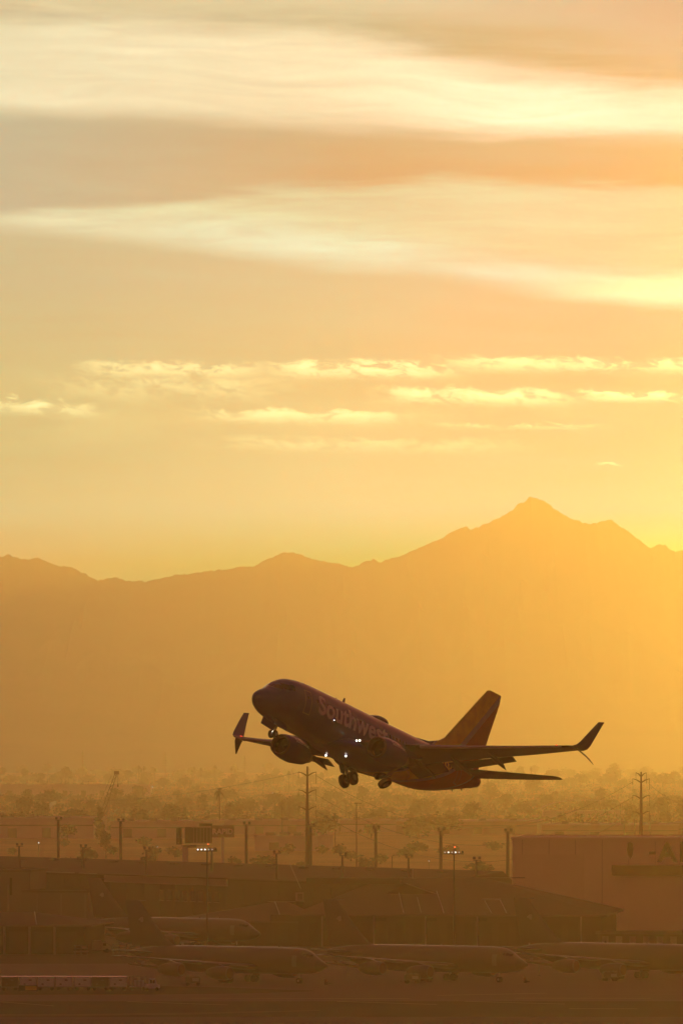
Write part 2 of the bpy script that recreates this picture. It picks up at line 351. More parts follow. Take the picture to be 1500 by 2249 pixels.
def patch(tab, x0, x1, z0, z1, side, off=.012, nx=3, nz=4, skew=0.0, round_=.0):
    """a panel lying on the body between heights z0 and z1, side -1 port, +1 starboard"""
    mb = MB()
    def th(x, z):
        zt, zb, hw = station(tab, x); zc = (zt+zb)/2; hh = (zt-zb)/2
        return math.acos(max(-1, min(1, (z-zc)/hh)))
    g = []
    for j in range(nz+1):
        v = j/nz; ins = round_*((2*v-1)**4)*(x1-x0)/2
        for i in range(nx+1):
            x = x0+ins+(x1-x0-2*ins)*i/nx+skew*v; z = z0+(z1-z0)*v
            p = body_pt(tab, x, th(x, z), off); g.append(Vector((p.x, p.y*(-side), p.z)) if side > 0 else p)
    mb.v = g
    for j in range(nz):
        for i in range(nx): a = j*(nx+1)+i; mb.f.append((a, a+1, a+nx+2, a+nx+1))
    return mb
FOIL = [(0,0),(.012,.13),(.05,.27),(.12,.39),(.25,.48),(.38,.5),(.55,.43),(.75,.26),(.9,.11),(1,.02),(.9,-.06),(.75,-.14),(.55,-.28),(.38,-.38),(.25,-.40),(.12,-.33),(.05,-.22),(.012,-.1)]
def foil_ring(le, chord, thick, cdir=Vector((1,0,0)), tdir=Vector((0,0,1)), twist=0.0):
    c = Matrix.Rotation(twist, 3, cdir.cross(tdir)) @ cdir; t = Matrix.Rotation(twist, 3, cdir.cross(tdir)) @ tdir
    return [Vector(le)+c*chord*a+t*thick*chord*b for a, b in FOIL]
def solid_mat(n, b, col): n.put(b.inputs['Base Color'], col)
def livery_mat():
    """dark blue body with the warm diagonal bands sweeping up at the tail"""
    m = bpy.data.materials.new('airline_livery'); m.use_nodes = True; n = NT(m.node_tree); b = m.node_tree.nodes['Principled BSDF']
    tc = n.n.new('ShaderNodeTexCoord'); sp = n.n.new('ShaderNodeSeparateXYZ'); n.l.new(tc.outputs['Object'], sp.inputs[0]); X, Y, Z = sp.outputs
    # band coordinate: distance behind a curve that starts low under the wing and sweeps up into the fin
    zz = n.m('ADD', Z, 2.1)
    q = n.m('ADD', n.m('MULTIPLY_ADD', Z, -.9, X), n.m('MULTIPLY', n.m('POWER', n.m('MAXIMUM', n.m('SUBTRACT', 1.3, Z), 0.0), 2.0), .30))
    q = n.m('MULTIPLY_ADD', n.noise(tc.outputs['Object'], .5, 1), .02, q)
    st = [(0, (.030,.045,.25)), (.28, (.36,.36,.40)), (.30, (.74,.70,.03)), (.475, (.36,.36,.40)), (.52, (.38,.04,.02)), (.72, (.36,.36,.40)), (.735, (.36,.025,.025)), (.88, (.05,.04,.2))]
    c = n.ramp(n.m('DIVIDE', n.m('SUBTRACT', q, 20.0), 15.6), st, 'CONSTANT')
    pn = n.noise(tc.outputs['Object'], 1.2, 4, .6)
    c = n.mix(n.mapr(pn, .3, .7, 0, .22), c, (.015, .015, .03, 1))
    n.l.new(c, b.inputs['Base Color']); b.inputs['Roughness'].default_value = .32; b.inputs['Coat Weight'].default_value = .25; b.inputs['Coat Roughness'].default_value = .10
    return m
JET_POS = (-6.942, 669.1, 4.941+H); JET_ROT = (R(1.43), R(14.97), R(56.17))
FW = 0; AF = -3.15
JT = smooth_tab([(0,-.76,-.86,.04),(.12,-.53,-1.10,.28),(.45,-.24,-1.42,.58),(1.0,.06,-1.68,.93),(1.7,.40,-1.90,1.24),(2.3,.82,-2.02,1.47),(2.9,1.28,-2.11,1.63),(3.6,1.60,-2.19,1.77),(4.6,1.79,-2.26,1.88),(5.8,1.90,-2.30,1.94),
   (8,1.94,-2.32,1.95),(14,1.94,-2.32,1.95),(20,1.94,-2.32,1.95),(23.0,1.94,-2.30,1.94),(25.2,1.94,-2.12,1.88),(27.4,1.90,-1.66,1.70),(29.6,1.80,-1.02,1.38),(31.7,1.62,-.38,1.0),(33.2,1.42,.08,.66),(33.95,1.28,.34,.46),(34.2,1.10,.52,.24)], 5)
def airliner():
    t = thing('airliner', JET_POS, JET_ROT, 'dark blue twin engine airliner climbing nose up with white lettering and gear half retracted', 'airplane')
    blue = livery_mat()
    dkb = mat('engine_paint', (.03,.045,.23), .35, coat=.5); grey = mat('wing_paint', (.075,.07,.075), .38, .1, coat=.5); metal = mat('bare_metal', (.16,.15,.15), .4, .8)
    glass = mat('cockpit_glass', (.01,.012,.015), .06, 0, .1); dark = mat('dark_cavity', (.012,.012,.012), .8); rub = mat('tyre_rubber', (.02,.02,.02), .85)
    steel = mat('gear_steel', (.22,.22,.23), .4, .5); white = mat('white_marking', (.62,.64,.68), .45, 0, .04)
    trim = mat('pale_trim', (.22,.22,.26), .45, 0, .04); lamp = mat('landing_lamp', (.9,.9,.9), .3, emit=(1, .90, .74), estr=3); red = mat('engine_red', (.4,.05,.03), .4)
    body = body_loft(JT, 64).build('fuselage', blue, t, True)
    # belly fairing where the wing meets the body
    ft = smooth_tab([(10.2,-1.5,-2.25,1.2),(11.8,-.9,-2.40,2.1),(13.5,-.75,-2.52,2.25),(16.5,-.75,-2.56,2.3),(19.3,-.9,-2.5,2.1),(21.5,-1.1,-2.36,1.6),(22.6,-1.3,-2.3,1.0)], 4)
    body_loft(ft, 40).build('belly_fairing', blue, t, True)
    # glazing
    for s in (-1, 1):
        for x0, x1, z0, z1, sk in ((1.78, 2.30, .36, .78, .25), (2.38, 2.92, .42, .92, .12), (3.0, 3.40, .50, .98, .05)):
            patch(JT, x0, x1, z0, z1, s, .015, 3, 4, sk, .1).build('cockpit_window', glass, t, True)
        patch(JT, 1.72, 1.80, .36, .78, s, .02, 1, 4, .25).build('window_post', trim, t)
    def frame(x0, x1, z0, z1, s, w=.07):
        mb = MB()
        for a in (patch(JT, x0, x0+w, z0, z1, s, .018, 1, 10), patch(JT, x1-w, x1, z0, z1, s, .018, 1, 10), patch(JT, x0, x1, z0, z0+w, s, .021, 4, 1), patch(JT, x0, x1, z1-w, z1, s, .021, 4, 1)): mb.add(a.v, a.f)
        return mb
    d = frame(4.55, 5.45, -.98, .98, -1, .075).build('passenger_door', trim, t)
    patch(JT, 4.86, 5.08, .28, .52, -1, .016, 2, 3, 0, .3).build('door_window', glass, d)
    frame(28.6, 29.4, -.62, 1.05, -1, .06).build('rear_door', trim, t)
    for k in range(44):
        x = 6.15+k*.508
        if x > 27.9: break
        patch(JT, x, x+.23, .28, .60, -1, .014, 2, 3, 0, .35).build('passenger_window', glass, t)
    # lettering wrapped on the hull
    def hull_text(s, size, x0, zmid, bold, name, m, parent, spacing=1.0, wide=1.0):
        me = text_mesh(s, size, bold, spacing); b = bmesh.new(); b.from_mesh(me)
        y0 = min(v.co.y for v in b.verts); y1 = max(v.co.y for v in b.verts)
        for k in range(1, 14):
            bmesh.ops.bisect_plane(b, geom=b.verts[:]+b.edges[:]+b.faces[:], plane_co=(0, y0+(y1-y0)*k/14, 0), plane_no=(0, 1, 0))
        zc, r = -.19, 2.0
        for v in b.verts:
            arc = (zmid-size*.35+v.co.y); th = pi/2-arc/r; v.co = body_pt(JT, x0+v.co.x*wide, th, .026)
        b.to_mesh(me); b.free(); me.materials.append(m); o = bpy.data.objects.new(name, me); COL.objects.link(o); o.parent = parent; return o
    hull_text('Southwest', 2.1, 6.45, .50, .055, 'airline_lettering', white, t, 1.0, 1.18)
    # wings
    wsp = .984
    def wz(y): s = (y-1.9)/15.1; return -1.22+2.35*(.75*s+.25*s*s)
    for s in (-1, 1):
        secs = [(1.2,11.9,9.6,.125),(1.9,12.7,8.5,.125),(3.2,13.9,7.1,.12),(5.7,15.5,5.35,.115),(9.5,17.5,3.95,.105),(13.5,19.62,2.75,.10),(17.0,21.5,1.65,.095)]
        rings = [foil_ring((x+FW, s*y*wsp, wz(y)), c, th, twist=s*0) for y, x, c, th in secs]
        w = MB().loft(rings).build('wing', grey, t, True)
        zt = wz(17.0)
        wl = [((21.5,17.0,zt),1.68,0),((21.75,17.36,zt+.06),1.75,.4),((21.95,17.62,zt+.24),1.72,.9),((22.2,17.76,zt+.55),1.6,1.2),((23.05,18.0,zt+1.7),1.15,1.28),((23.8,18.18,zt+2.65),.75,1.28),((24.5,18.22,zt+2.82),.14,1.28)]
        MB().loft([foil_ring((p[0]+FW, s*(p[1]-.27), p[2]), c, .09, tdir=Vector((0, -s*sin(a), cos(a)))) for p, c, a in wl]).build('winglet', blue if 0 else dkb, w, True)
        wl = [((22.0,17.3,zt-.0),1.1,-.5),((22.4,17.6,zt-.2),.95,-.75),((23.1,17.98,zt-.55),.6,-.8),((23.8,18.3,zt-.98),.14,-.8)]
        MB().loft([foil_ring((p[0]+FW, s*(p[1]-.27), p[2]), c, .09, tdir=Vector((0, -s*sin(a), cos(a)))) for p, c, a in wl]).build('winglet_fin', grey, w, True)
        # slat strip, slightly extended, bright leading edge
        sl = [foil_ring((x+FW-.16, s*y, wz(y)-.10), c*.14, .42, twist=0) for y, x, c, th in [(6.2,15.75,5.2,0),(9.5,17.5,3.95,0),(13.5,19.62,2.75,0),(16.4,21.2,1.9,0)]]
        MB().loft(sl).build('slat', mat('polished_slat', (.5,.5,.5), .3, .8), w, True)
        # flaps, part out
        for y0, y1, x0, x1, c0, c1 in ((2.2, 5.4, 20.35, 20.25, 1.9, 1.55), (6.1, 11.6, 20.35, 21.35, 1.35, .85)):
            MB().loft([foil_ring((x0+FW, s*y0, wz(y0)-.25), c0, .13, Vector((cos(.28),0,-sin(.28))), Vector((sin(.28),0,cos(.28)))),
                       foil_ring((x1+FW, s*y1, wz(y1)-.14), c1, .13, Vector((cos(.28),0,-sin(.28))), Vector((sin(.28),0,cos(.28))))]).build('flap', grey, w, True)
        for y, x, L in ((3.9, 18.6, 3.6), (7.2, 18.9, 3.3), (10.6, 19.4, 2.9)):
            z = wz(y)-.30
            MB().tube([(x+FW, s*y, z+.12), (x+FW+L*.2, s*y, z-.08), (x+FW+L*.5, s*y, z-.22), (x+FW+L*.8, s*y, z-.42), (x+FW+L, s*y, z-.62)], [.05,.19,.24,.16,.02], 12).build('flap_fairing', grey, w, True)
        # engine
        ex, ey, ez = 11.35, s*4.83, -2.02
        prof = [(0.03,.80),(0,.84),(.02,.90),(.16,1.0),(.5,1.08),(1.2,1.12),(2.1,1.09),(2.9,.98),(3.5,.86),(3.52,.82)]
        e = MB().lathe(prof, (ex, ey, ez), 40, sq=.82); e = MB()
        rings = []
        def ring(a, r, sq=.86):
            out = []
            for j in range(44):
                th = 2*pi*j/44; u, w_ = r*cos(th), r*sin(th)
                if w_ < -r*.5: w_ = -r*.5+(w_+r*.5)*sq
                out.append(Vector((ex+a, ey+u*1.03, ez+w_)))
            return out
        eng = MB().loft([ring(a, r) for a, r in [(.18,.94),(.5,1.03),(1.2,1.12),(2.1,1.13),(2.9,.99),(3.55,.86),(3.55,.80),(3.0,.82)]], cap=False).build('engine', dkb, t, True)
        MB().loft([ring(a, r) for a, r in [(.55,.74),(.25,.75),(.06,.79),(0,.84),(.04,.89),(.18,.943)]], cap=False).build('intake_lip', metal, eng, True)
        MB().loft([ring(a, r) for a, r in [(.55,.74),(1.15,.78)]], cap=False).build('intake_duct', mat('duct_grey', (.012,.012,.012), .8), eng, True)
        MB().lathe([(1.1,.80),(1.12,.3),(.75,.16),(.58,.02)][::-1], (ex, ey, ez), 32).build('fan', dark, eng, True)
        MB().lathe([(3.0,.70),(3.6,.66),(4.5,.42),(4.52,.36),(4.4,.30)], (ex, ey, ez), 28).build('exhaust_nozzle', steel, eng, True)
        MB().lathe([(4.2,.28),(4.7,.22),(5.2,.02)], (ex, ey, ez), 20).build('exhaust_cone', steel, eng, True)
        pz = wz(4.83)
        MB().loft([[(ex+a, ey-b, z0), (ex+a, ey+b, z0), (ex+a, ey+b, z1), (ex+a, ey-b, z1)] for a, b, z0, z1 in
                   ((.9,.06,ez+1.0,ez+1.06), (1.8,.2,ez+.9,ez+1.22), (3.2,.24,ez+.5,pz+.12), (4.6,.22,ez+.35,pz+.1), (6.2,.08,ez+.62,pz-.1), (6.9,.03,pz-.4,pz-.2))]).build('pylon', dkb, eng, True)
        if s < 0 or s > 0:
            me = text_mesh('Southwest', .50, .012); bb = bmesh.new(); bb.from_mesh(me)
            for v in bb.verts:
                a = .85+v.co.x; rr = 1.085+.045*sin(pi*min(1, a/2.6)) if a < 2 else 1.11-.1*(a-2); th = .42+v.co.y/1.1
                v.co = Vector((ex+a, ey-cos(th)*(rr+.03)*1.03, ez+sin(th)*(rr+.03)))
            bb.to_mesh(me); bb.free(); me.materials.append(white); o = bpy.data.objects.new('engine_lettering', me); COL.objects.link(o); o.parent = eng
    # tail
    ax = AF
    fin = [(27.0, 1.60, 7.15, .10), (27.55, 2.3, 6.75, .10), (30.05, 5.0, 4.9, .10), (32.85, 8.0, 2.9, .10), (33.55, 8.72, 2.25, .09), (33.95, 8.85, 1.80, .04)]
    MB().loft([foil_ring((x-.25, 0, z), c, th, Vector((1,0,0)), Vector((0,1,0))) for x, z, c, th in fin]).build('tail_fin', blue, t, True)
    MB().loft([[(23.0,-.04,1.82),(23.0,.04,1.82),(23.0,.02,1.97),(23.0,-.02,1.97)], [(25.8,-.16,1.8),(25.8,.16,1.8),(25.8,.05,2.25),(25.8,-.05,2.25)], [(27.2,-.24,1.7),(27.2,.24,1.7),(27.4,.1,2.75),(27.4,-.1,2.75)], [(28.6,-.24,1.7),(28.6,.24,1.7),(28.6,.1,3.4),(28.6,-.1,3.4)]]).build('dorsal_fin', blue, t, True)
    for s in (-1, 1):
        MB().loft([foil_ring((x, s*y, z), c, .09) for x, y, z, c in ((29.7,.5,.95,3.6), (30.5,1.4,1.07,3.2), (32.9,4.4,1.46,2.3), (34.95,6.9,1.80,1.3), (35.45,7.18,1.84,.75))]).build('stabilizer', grey, t, True)
    # undercarriage caught half way up
    def wheel(c, r, w, ax_, parent, name='wheel'):
        prof = [(-w/2,r*.45),(-w/2,r*.86),(-w*.36,r*.97),(0,r),(w*.36,r*.97),(w/2,r*.86),(w/2,r*.45)]
        ax_ = Vector(ax_).normalized(); o1 = ax_.orthogonal().normalized(); o2 = ax_.cross(o1); n_ = 28
        wh = MB().loft([[Vector(c)+ax_*a+(o1*cos(2*pi*j/n_)+o2*sin(2*pi*j/n_))*q for j in range(n_)] for a, q in prof]).build(name, rub, parent, True)
        MB().loft([[Vector(c)+ax_*a+(o1*cos(2*pi*j/n_)+o2*sin(2*pi*j/n_))*q for j in range(n_)] for a, q in [(-w*.52,r*.2),(-w*.53,r*.44),(w*.53,r*.44),(w*.52,r*.2)]]).build('hub', steel, wh, True)
    def main_gear(root, foot, s):
        root = Vector(root); foot = Vector(foot); d = (foot-root).normalized(); axl = Vector((0, 1, 0)); axl = (axl-d*axl.dot(d)).normalized()
        L = (foot-root).length
        gcol = MB().tube([root, root+d*L*.55, foot], [.15, .15, .10], 12).build('main_gear', steel, t, True)
        MB().tube([foot-axl*.55, foot+axl*.55], .08, 10).build('axle', steel, gcol, True)
        MB().tube([root+d*L*.5, root+Vector((-.1, -s*1.3, .25))], .06, 8).build('side_brace', steel, gcol, True)
        MB().tube([root+d*L*.55+Vector((.15,0,0)), root+d*L*.75+Vector((.42,0,0)), foot+Vector((.14,0,0))], .045, 8).build('torque_link', steel, gcol, True)
        for k in (-1, 1): wheel(foot+axl*.45*k, .60, .42, axl, gcol)
        return gcol
    g1 = main_gear((18.5, 3.05, -1.4), (18.75, 2.5, -3.05), 1)
    # leg door carried by the strut
    MB().loft([[(18.15,3.32,-1.52),(18.95,3.32,-1.52),(18.95,3.38,-1.52),(18.15,3.38,-1.52)], [(18.1,3.15,-2.1),(18.9,3.15,-2.1),(18.9,3.21,-2.1),(18.1,3.21,-2.1)], [(18.2,2.95,-2.6),(18.8,2.95,-2.6),(18.8,3.02,-2.6),(18.2,3.02,-2.6)]]).build('gear_door', dkb, g1)
    main_gear((18.7, -2.75, -1.5), (18.85, -.85, -2.85), -1)
    ng = MB().tube([(4.05,0,-1.8), (3.5,0,-3.05)], [.10,.075], 10).build('nose_gear', steel, t, True)
    MB().tube([(4.7,0,-1.8), (3.85,0,-2.35)], .05, 8).build('drag_brace', steel, ng, True)
    for k in (-1, 1): wheel((3.45, .2*k, -3.15), .34, .2, (0,1,0), ng)
    MB().lathe([(0,.10),(.02,.10),(.06,.02)], (3.4, 0, -2.95), 12).build('taxi_lamp', lamp, ng)
    for s in (-1, 1):
        MB().loft([[(2.3,s*.42,-1.92),(4.4,s*.42,-2.1),(4.4,s*.46,-2.1),(2.3,s*.46,-1.92)], [(2.45,s*.66,-2.5),(4.3,s*.66,-2.66),(4.3,s*.70,-2.66),(2.45,s*.70,-2.5)]]).build('nose_gear_door', dkb, t)
    # lamps, aerials, beacon
    def lampdisc(c, r, parent=t):
        MB().lathe([(-.05,r*.35),(-.03,r),(.03,r),(.05,r*.5)], c, 14).build('landing_light', lamp, parent)
    for c, r in (((11.75,-2.55,-1.42), .085), ((11.75,-2.85,-1.40), .085), ((12.8,-1.0,-2.50), .085), ((12.6,-1.0,-2.25), .06), ((12.8,1.0,-2.50), .085), ((12.6,1.0,-2.25), .06), ((8.9,-1.98,-.45), .035)): lampdisc(c, r)
    MB().loft([foil_ring((12.3,0,1.9), .5, .1, tdir=Vector((0,1,0))), foil_ring((12.55,0,2.42), .22, .1, tdir=Vector((0,1,0)))]).build('antenna', dkb, t, True)
    body_loft(smooth_tab([(16.4,1.93,1.8,.1),(16.9,2.12,1.8,.35),(17.7,2.32,1.8,.45),(18.8,2.3,1.8,.42),(19.6,1.95,1.8,.15)],3), 20).build('antenna_dome', dkb, t, True)
    for x in (30.2, 31.6): MB().loft([foil_ring((x,0,-.55+(x-30)*.3), .35, .12, tdir=Vector((0,1,0))), foil_ring((x+.3,0,-.95+(x-30)*.3), .12, .12, tdir=Vector((0,1,0)))]).build('belly_antenna', dkb, t)
    for s in (-1, 1): MB().tube([(21.1+FW, s*15.9, wz(15.9)+.12),(21.4+FW, s*15.9, wz(15.9)+.14)], .05, 8).build('wingtip_light', mat('nav_red', (.3,.02,.01), .3, emit=(1,.08,.03), estr=1.5), t)
    MB().tube([(11.4,0,1.95),(11.4,0,2.1)], [.12,.06], 10).build('beacon', red, t, True)
    return t
airliner()
# ------------------------------------------------------------------ parked military tankers
KA = R(142); KCEN = 3.6
KT = smooth_tab([(0,-.66,-.72,.04),(.15,-.50,-.90,.22),(.8,-.10,-1.30,.66),(1.8,.42,-1.68,1.08),(2.6,.95,-1.86,1.35),(3.3,1.42,-1.95,1.52),(4.3,1.82,-2.02,1.68),(5.6,2.05,-2.08,1.78),(7.5,2.13,-2.14,1.83),(12,2.15,-2.15,1.83),
   (20,2.15,-2.15,1.83),(27,2.15,-2.10,1.80),(30.5,2.12,-1.75,1.66),(34,2.0,-1.05,1.30),(37,1.75,-.30,.85),(39.2,1.45,.25,.48),(40.4,1.2,.62,.2)], 4)
def tanker():
    t = thing('tanker_aircraft', (0,0,0), KA, 'x', 'airplane', 'grey tanker jets parked on the apron')
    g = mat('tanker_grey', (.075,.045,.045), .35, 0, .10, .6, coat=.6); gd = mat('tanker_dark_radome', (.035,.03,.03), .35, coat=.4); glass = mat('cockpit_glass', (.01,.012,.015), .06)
    rub = mat('tyre_rubber', (.02,.02,.02), .85); st = mat('gear_white', (.25,.22,.2), .5); cov = mat('red_intake_cover', (.13,.03,.02), .7); met = mat('bare_metal', (.16,.15,.15), .4, .8)
    def lift(mb):
        for v in mb.v: v.z += KCEN
        return mb
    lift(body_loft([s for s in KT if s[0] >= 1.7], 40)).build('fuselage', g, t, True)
    lift(body_loft([s for s in KT if s[0] <= 1.8], 40)).build('radome', gd, t, True)
    for s in (-1, 1):
        for x0, x1, z0, z1, sk in ((2.45,2.95,.62,1.0,.25),(3.05,3.5,.72,1.12,.15),(3.6,3.95,.82,1.15,.1)):
            lift(patch(KT, x0, x1, z0, z1, s, .015, 2, 3, sk, .1)).build('cockpit_window', glass, t)
    d = lift(patch(KT, 5.0, 5.9, -.9, .9, 1, .012, 2, 6)).build('crew_door', mat('tanker_door', (.13,.11,.10), .5), t)
    def kz(y): return -1.05+1.95*(y-1.8)/18.1
    for s in (-1, 1):
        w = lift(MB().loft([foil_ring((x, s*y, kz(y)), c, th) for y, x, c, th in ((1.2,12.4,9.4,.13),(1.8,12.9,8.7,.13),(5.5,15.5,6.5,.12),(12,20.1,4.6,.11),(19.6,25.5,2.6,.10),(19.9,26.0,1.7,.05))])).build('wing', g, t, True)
        lift(MB().loft([foil_ring((x-.05, s*y, kz(y)-.02), c, .35) for y, x, c in ((3,13.72,.7),(12,20.05,.5),(19.3,25.2,.35))])).build('leading_edge', met, w, True)
        for y, ix in ((8.3, 13.1), (14.1, 18.2)):
            z = kz(y)-1.55; c = (ix, s*y, z+KCEN)
            e = MB().lathe([(.12,1.0),(.5,1.08),(1.3,1.14),(2.6,1.10),(3.6,.92),(4.4,.66),(4.45,.5)], c, 32).build('engine', g, t, True)
            MB().lathe([(.25,.86),(.05,.86),(-.02,.93),(.04,.99),(.15,1.02)], c, 32).build('intake_lip', met, e, True)
            MB().lathe([(.08,.02),(.06,.84),(.12,.85)], c, 24).build('intake_cover', cov, e)
            lift(MB().loft([[(ix+a, s*y-b, z0), (ix+a, s*y+b, z0), (ix+a, s*y+b, z1), (ix+a, s*y-b, z1)] for a, b, z0, z1 in ((1.0,.08,z+.9,z+1.05),(2.5,.2,z+.9,z+1.5),(4.6,.2,z+.5,kz(y)),(6.6,.06,kz(y)-.4,kz(y)))])).build('pylon', g, e, True)
        lift(MB().loft([foil_ring((x, s*y, z), c, .09) for x, y, z, c in ((34.3,.6,.9,4.6),(38.2,5.8,1.35,2.2),(38.8,6.1,1.37,1.3))])).build('stabilizer', g, t, True)
    f = lift(MB().loft([foil_ring((x, 0, z), c, th, Vector((1,0,0)), Vector((0,1,0))) for x, z, c, th in ((30.6,1.95,9.3,.05),(31.9,2.5,8.2,.07),(33.1,3.4,7.2,.09),(35.6,6.0,5.2,.10),(38.3,9.1,3.1,.10),(38.7,9.3,2.6,.04))])).build('tail_fin', g, t, True)
    # pale badge on the fin, a soft-edged blot of an animal head in profile, and the number block below it
    badge = [(0,.28),(.22,.42),(.4,.3),(.62,.34),(.78,.12),(1.0,.05),(.92,-.16),(.62,-.22),(.5,-.42),(.2,-.46),(-.05,-.2)]
    for s in (-1, 1):
        MB().add([(37.4+a*1.05*s*-1*(-1), s*(.32), KCEN+6.2+b*1.05) for a, b in badge], [tuple(range(len(badge)))]).build('tail_badge', mat('badge_paint', (.30,.24,.22), .6), f, fix=False)
    MB().tube([(38.6,0,KCEN+9.15),(37.2,0,KCEN+9.22)], .06, 8).build('fin_probe', met, f)
    b = MB().tube([(31.5,0,KCEN-1.9),(36.5,0,KCEN-1.35),(40.8,0,KCEN-1.0)], [.28,.24,.14], 10).build('refuelling_boom', g, t, True)
    for s in (-1, 1): MB().loft([foil_ring((37.6,s*.1,KCEN-1.2), .9, .1), foil_ring((38.2,s*1.1,KCEN-.6), .6, .1)]).build('boom_fin', g, b)
    for s in (-1, 1):
        mg = MB().tube([(18.0,s*3.3,KCEN-1.2),(18.0,s*3.3,.55)], [.2,.16], 10).build('main_gear', st, t, True)
        MB().box((18.0,s*3.3,.6),(1.5,.25,.25)).build('bogie', st, mg)
        for dx in (-.62,.62):
            for dy in (-.33,.33):
                wh = MB().lathe([(-.17,.2),(-.17,.42),(-.1,.56),(.1,.56),(.17,.42),(.17,.2)], (18.0+dx, s*3.3+dy, .56), 20, 'Y').build('wheel', rub, mg, True)
        MB().box((17.9,s*4.05,1.5),(1.9,.06,1.1)).build('gear_door', g, mg)
    ng = MB().tube([(5.7,0,KCEN-1.9),(5.7,0,.5)], [.13,.1], 10).build('nose_gear', st, t, True)
    for dy in (-.24,.24):
        wh = MB().lathe([(-.12,.15),(-.12,.36),(-.07,.47),(.07,.47),(.12,.36),(.12,.15)], (5.7, dy, .47), 20, 'Y').build('wheel', rub, ng, True)
        MB().lathe([(-.13,.05),(-.13,.2),(.13,.2),(.13,.05)], (5.7, dy, .47), 16, 'Y').build('hub', st, wh, True)
    for x, h in ((9.5,.35),(14.2,.25),(22.5,.4)): MB().loft([foil_ring((x,0,KCEN+2.1), .5, .12, tdir=Vector((0,1,0))), foil_ring((x+.25,0,KCEN+2.1+h), .2, .12, tdir=Vector((0,1,0)))]).build('antenna', g, t)
    MB().tube([(17.3,0,KCEN+2.1),(17.3,0,KCEN+2.32)], [.14,.08], 10).build('beacon', met, t, True)
    return t
def park(o, nose, d, label):
    o.location = (gx(nose, d), d, .08); o['label'] = label
tk = tanker(); bpy.context.view_layer.update()
tk2, tk3, tk4 = copy_tree(tk), copy_tree(tk), copy_tree(tk)
park(tk, 720, 1294, 'grey four engine tanker jet parked nearest the row of white baggage carts')
park(tk2, 1160, 1301, 'grey four engine tanker jet in the middle of the front row, beside the long hall')
park(tk3, 1582, 1314, 'grey four engine tanker jet cut off by the right edge, below the large hangar')
park(tk4, 573, 1512, 'grey four engine tanker jet standing farther back behind the front row')
# ------------------------------------------------------------------ ground equipment
def cart_wheels(t, xs, ys, r=.28):
    rub = mat('tyre_rubber', (.02,.02,.02), .85)
    for x in xs:
        for y in ys: MB().lathe([(-.1,r*.4),(-.1,r*.85),(0,r),(.1,r*.85),(.1,r*.4)], (x,y,r), 14, 'Y').build('wheel', rub, t, True)
def baggage_cart(kind):
    t = thing('baggage_cart', (0,0,0), 0, 'x', 'baggage cart', 'baggage carts coupled in a row')
    body = {'white': (.50,.50,.56), 'dark': (.07,.05,.045)}[kind]
    MB().box((0,0,.55),(2.6,1.5,.14)).build('chassis', mat('cart_steel', (.10,.10,.11), .5, .3), t)
    MB().box((0,.72,1.35),(2.5,.05,1.45)).box((0,-.72,1.35),(2.5,.05,1.45)).box((-1.24,0,1.35),(.05,1.4,1.45)).box((1.24,0,1.35),(.05,1.4,1.45)).build('curtain', mat('curtain_'+kind, body, .75), t)
    MB().loft([[(-1.32,-.8,2.08),(1.32,-.8,2.08),(1.32,-.8,2.12),(-1.32,-.8,2.12)], [(-1.32,0,2.22),(1.32,0,2.22),(1.32,0,2.26),(-1.32,0,2.26)], [(-1.32,.8,2.08),(1.32,.8,2.08),(1.32,.8,2.12),(-1.32,.8,2.12)]]).build('roof', mat('cart_roof', (.55,.52,.5), .22, .7), t)
    for x in (-1.28, 1.28): MB().box((x,-.76,1.3),(.06,.06,1.6)).build('post', mat('cart_steel', (.10,.10,.11), .5, .3), t)
    MB().box((.35,-.755,1.62),(.45,.02,.16)).box((-.5,-.755,1.0),(.3,.02,.2)).build('stencil', mat('stencil_grey', (.12,.11,.12), .8), t)
    MB().tube([(1.3,0,.5),(1.6,0,.45)], .04, 6).build('drawbar', mat('cart_steel', (.10,.10,.11), .5, .3), t)
    cart_wheels(t, (-.9,.9), (-.6,.6)); return t
cw, cd = baggage_cart('white'), baggage_cart('dark'); bpy.context.view_layer.update()
BD = 1261
order = [(22,'dark','dark sided baggage cart at the left edge of the row'),(62,'white','white baggage cart standing above the yellow taxiway sign'),(101,'white','white baggage cart, third from the left edge'),(141,'white','white baggage cart, fourth from the left edge'),
         (182,'white','white baggage cart just left of the brown sided cart'),(221,'dark','brown sided baggage cart between two white carts'),(260,'white','white baggage cart between the brown cart and the open frame trolley')]
used = set()
for x, k, lb in order:
    src = cw if k == 'white' else cd
    o = src if k not in used else copy_tree(src); used.add(k)
    o.location = (gx(x, BD), BD, .085); o['label'] = lb; o.rotation_euler.z = R(random.uniform(-2, 2))
t = thing('trolley', (gx(303, BD), BD, .085), 0, 'open frame trolley with thin upright posts behind the white tug', 'trolley')
cst = mat('cart_steel', (.10,.10,.11), .5, .3)
MB().box((0,0,.6),(2.6,1.5,.12)).build('platform', mat('platform_grey', (.30,.30,.33), .6), t)
for x in (-1.25,-.75,-.1,.5,1.2):
    MB().tube([(x,-.7,.6),(x,-.7,2.2)], .05, 6).build('post', cst, t)
MB().box((0,-.7,2.2),(2.6,.06,.06)).build('rail', cst, t); MB().box((.2,0,1.1),(1.5,1.1,.9)).build('load', mat('curtain_white', (.5,.5,.56), .75), t); cart_wheels(t, (-.9,.9), (-.6,.6))
t = thing('baggage_tug', (gx(334, BD-1), BD-1, .085), 0, 'small white tug with dark cab windows at the right end of the carts', 'tug')
wht = mat('tug_white', (.52,.52,.58), .5)
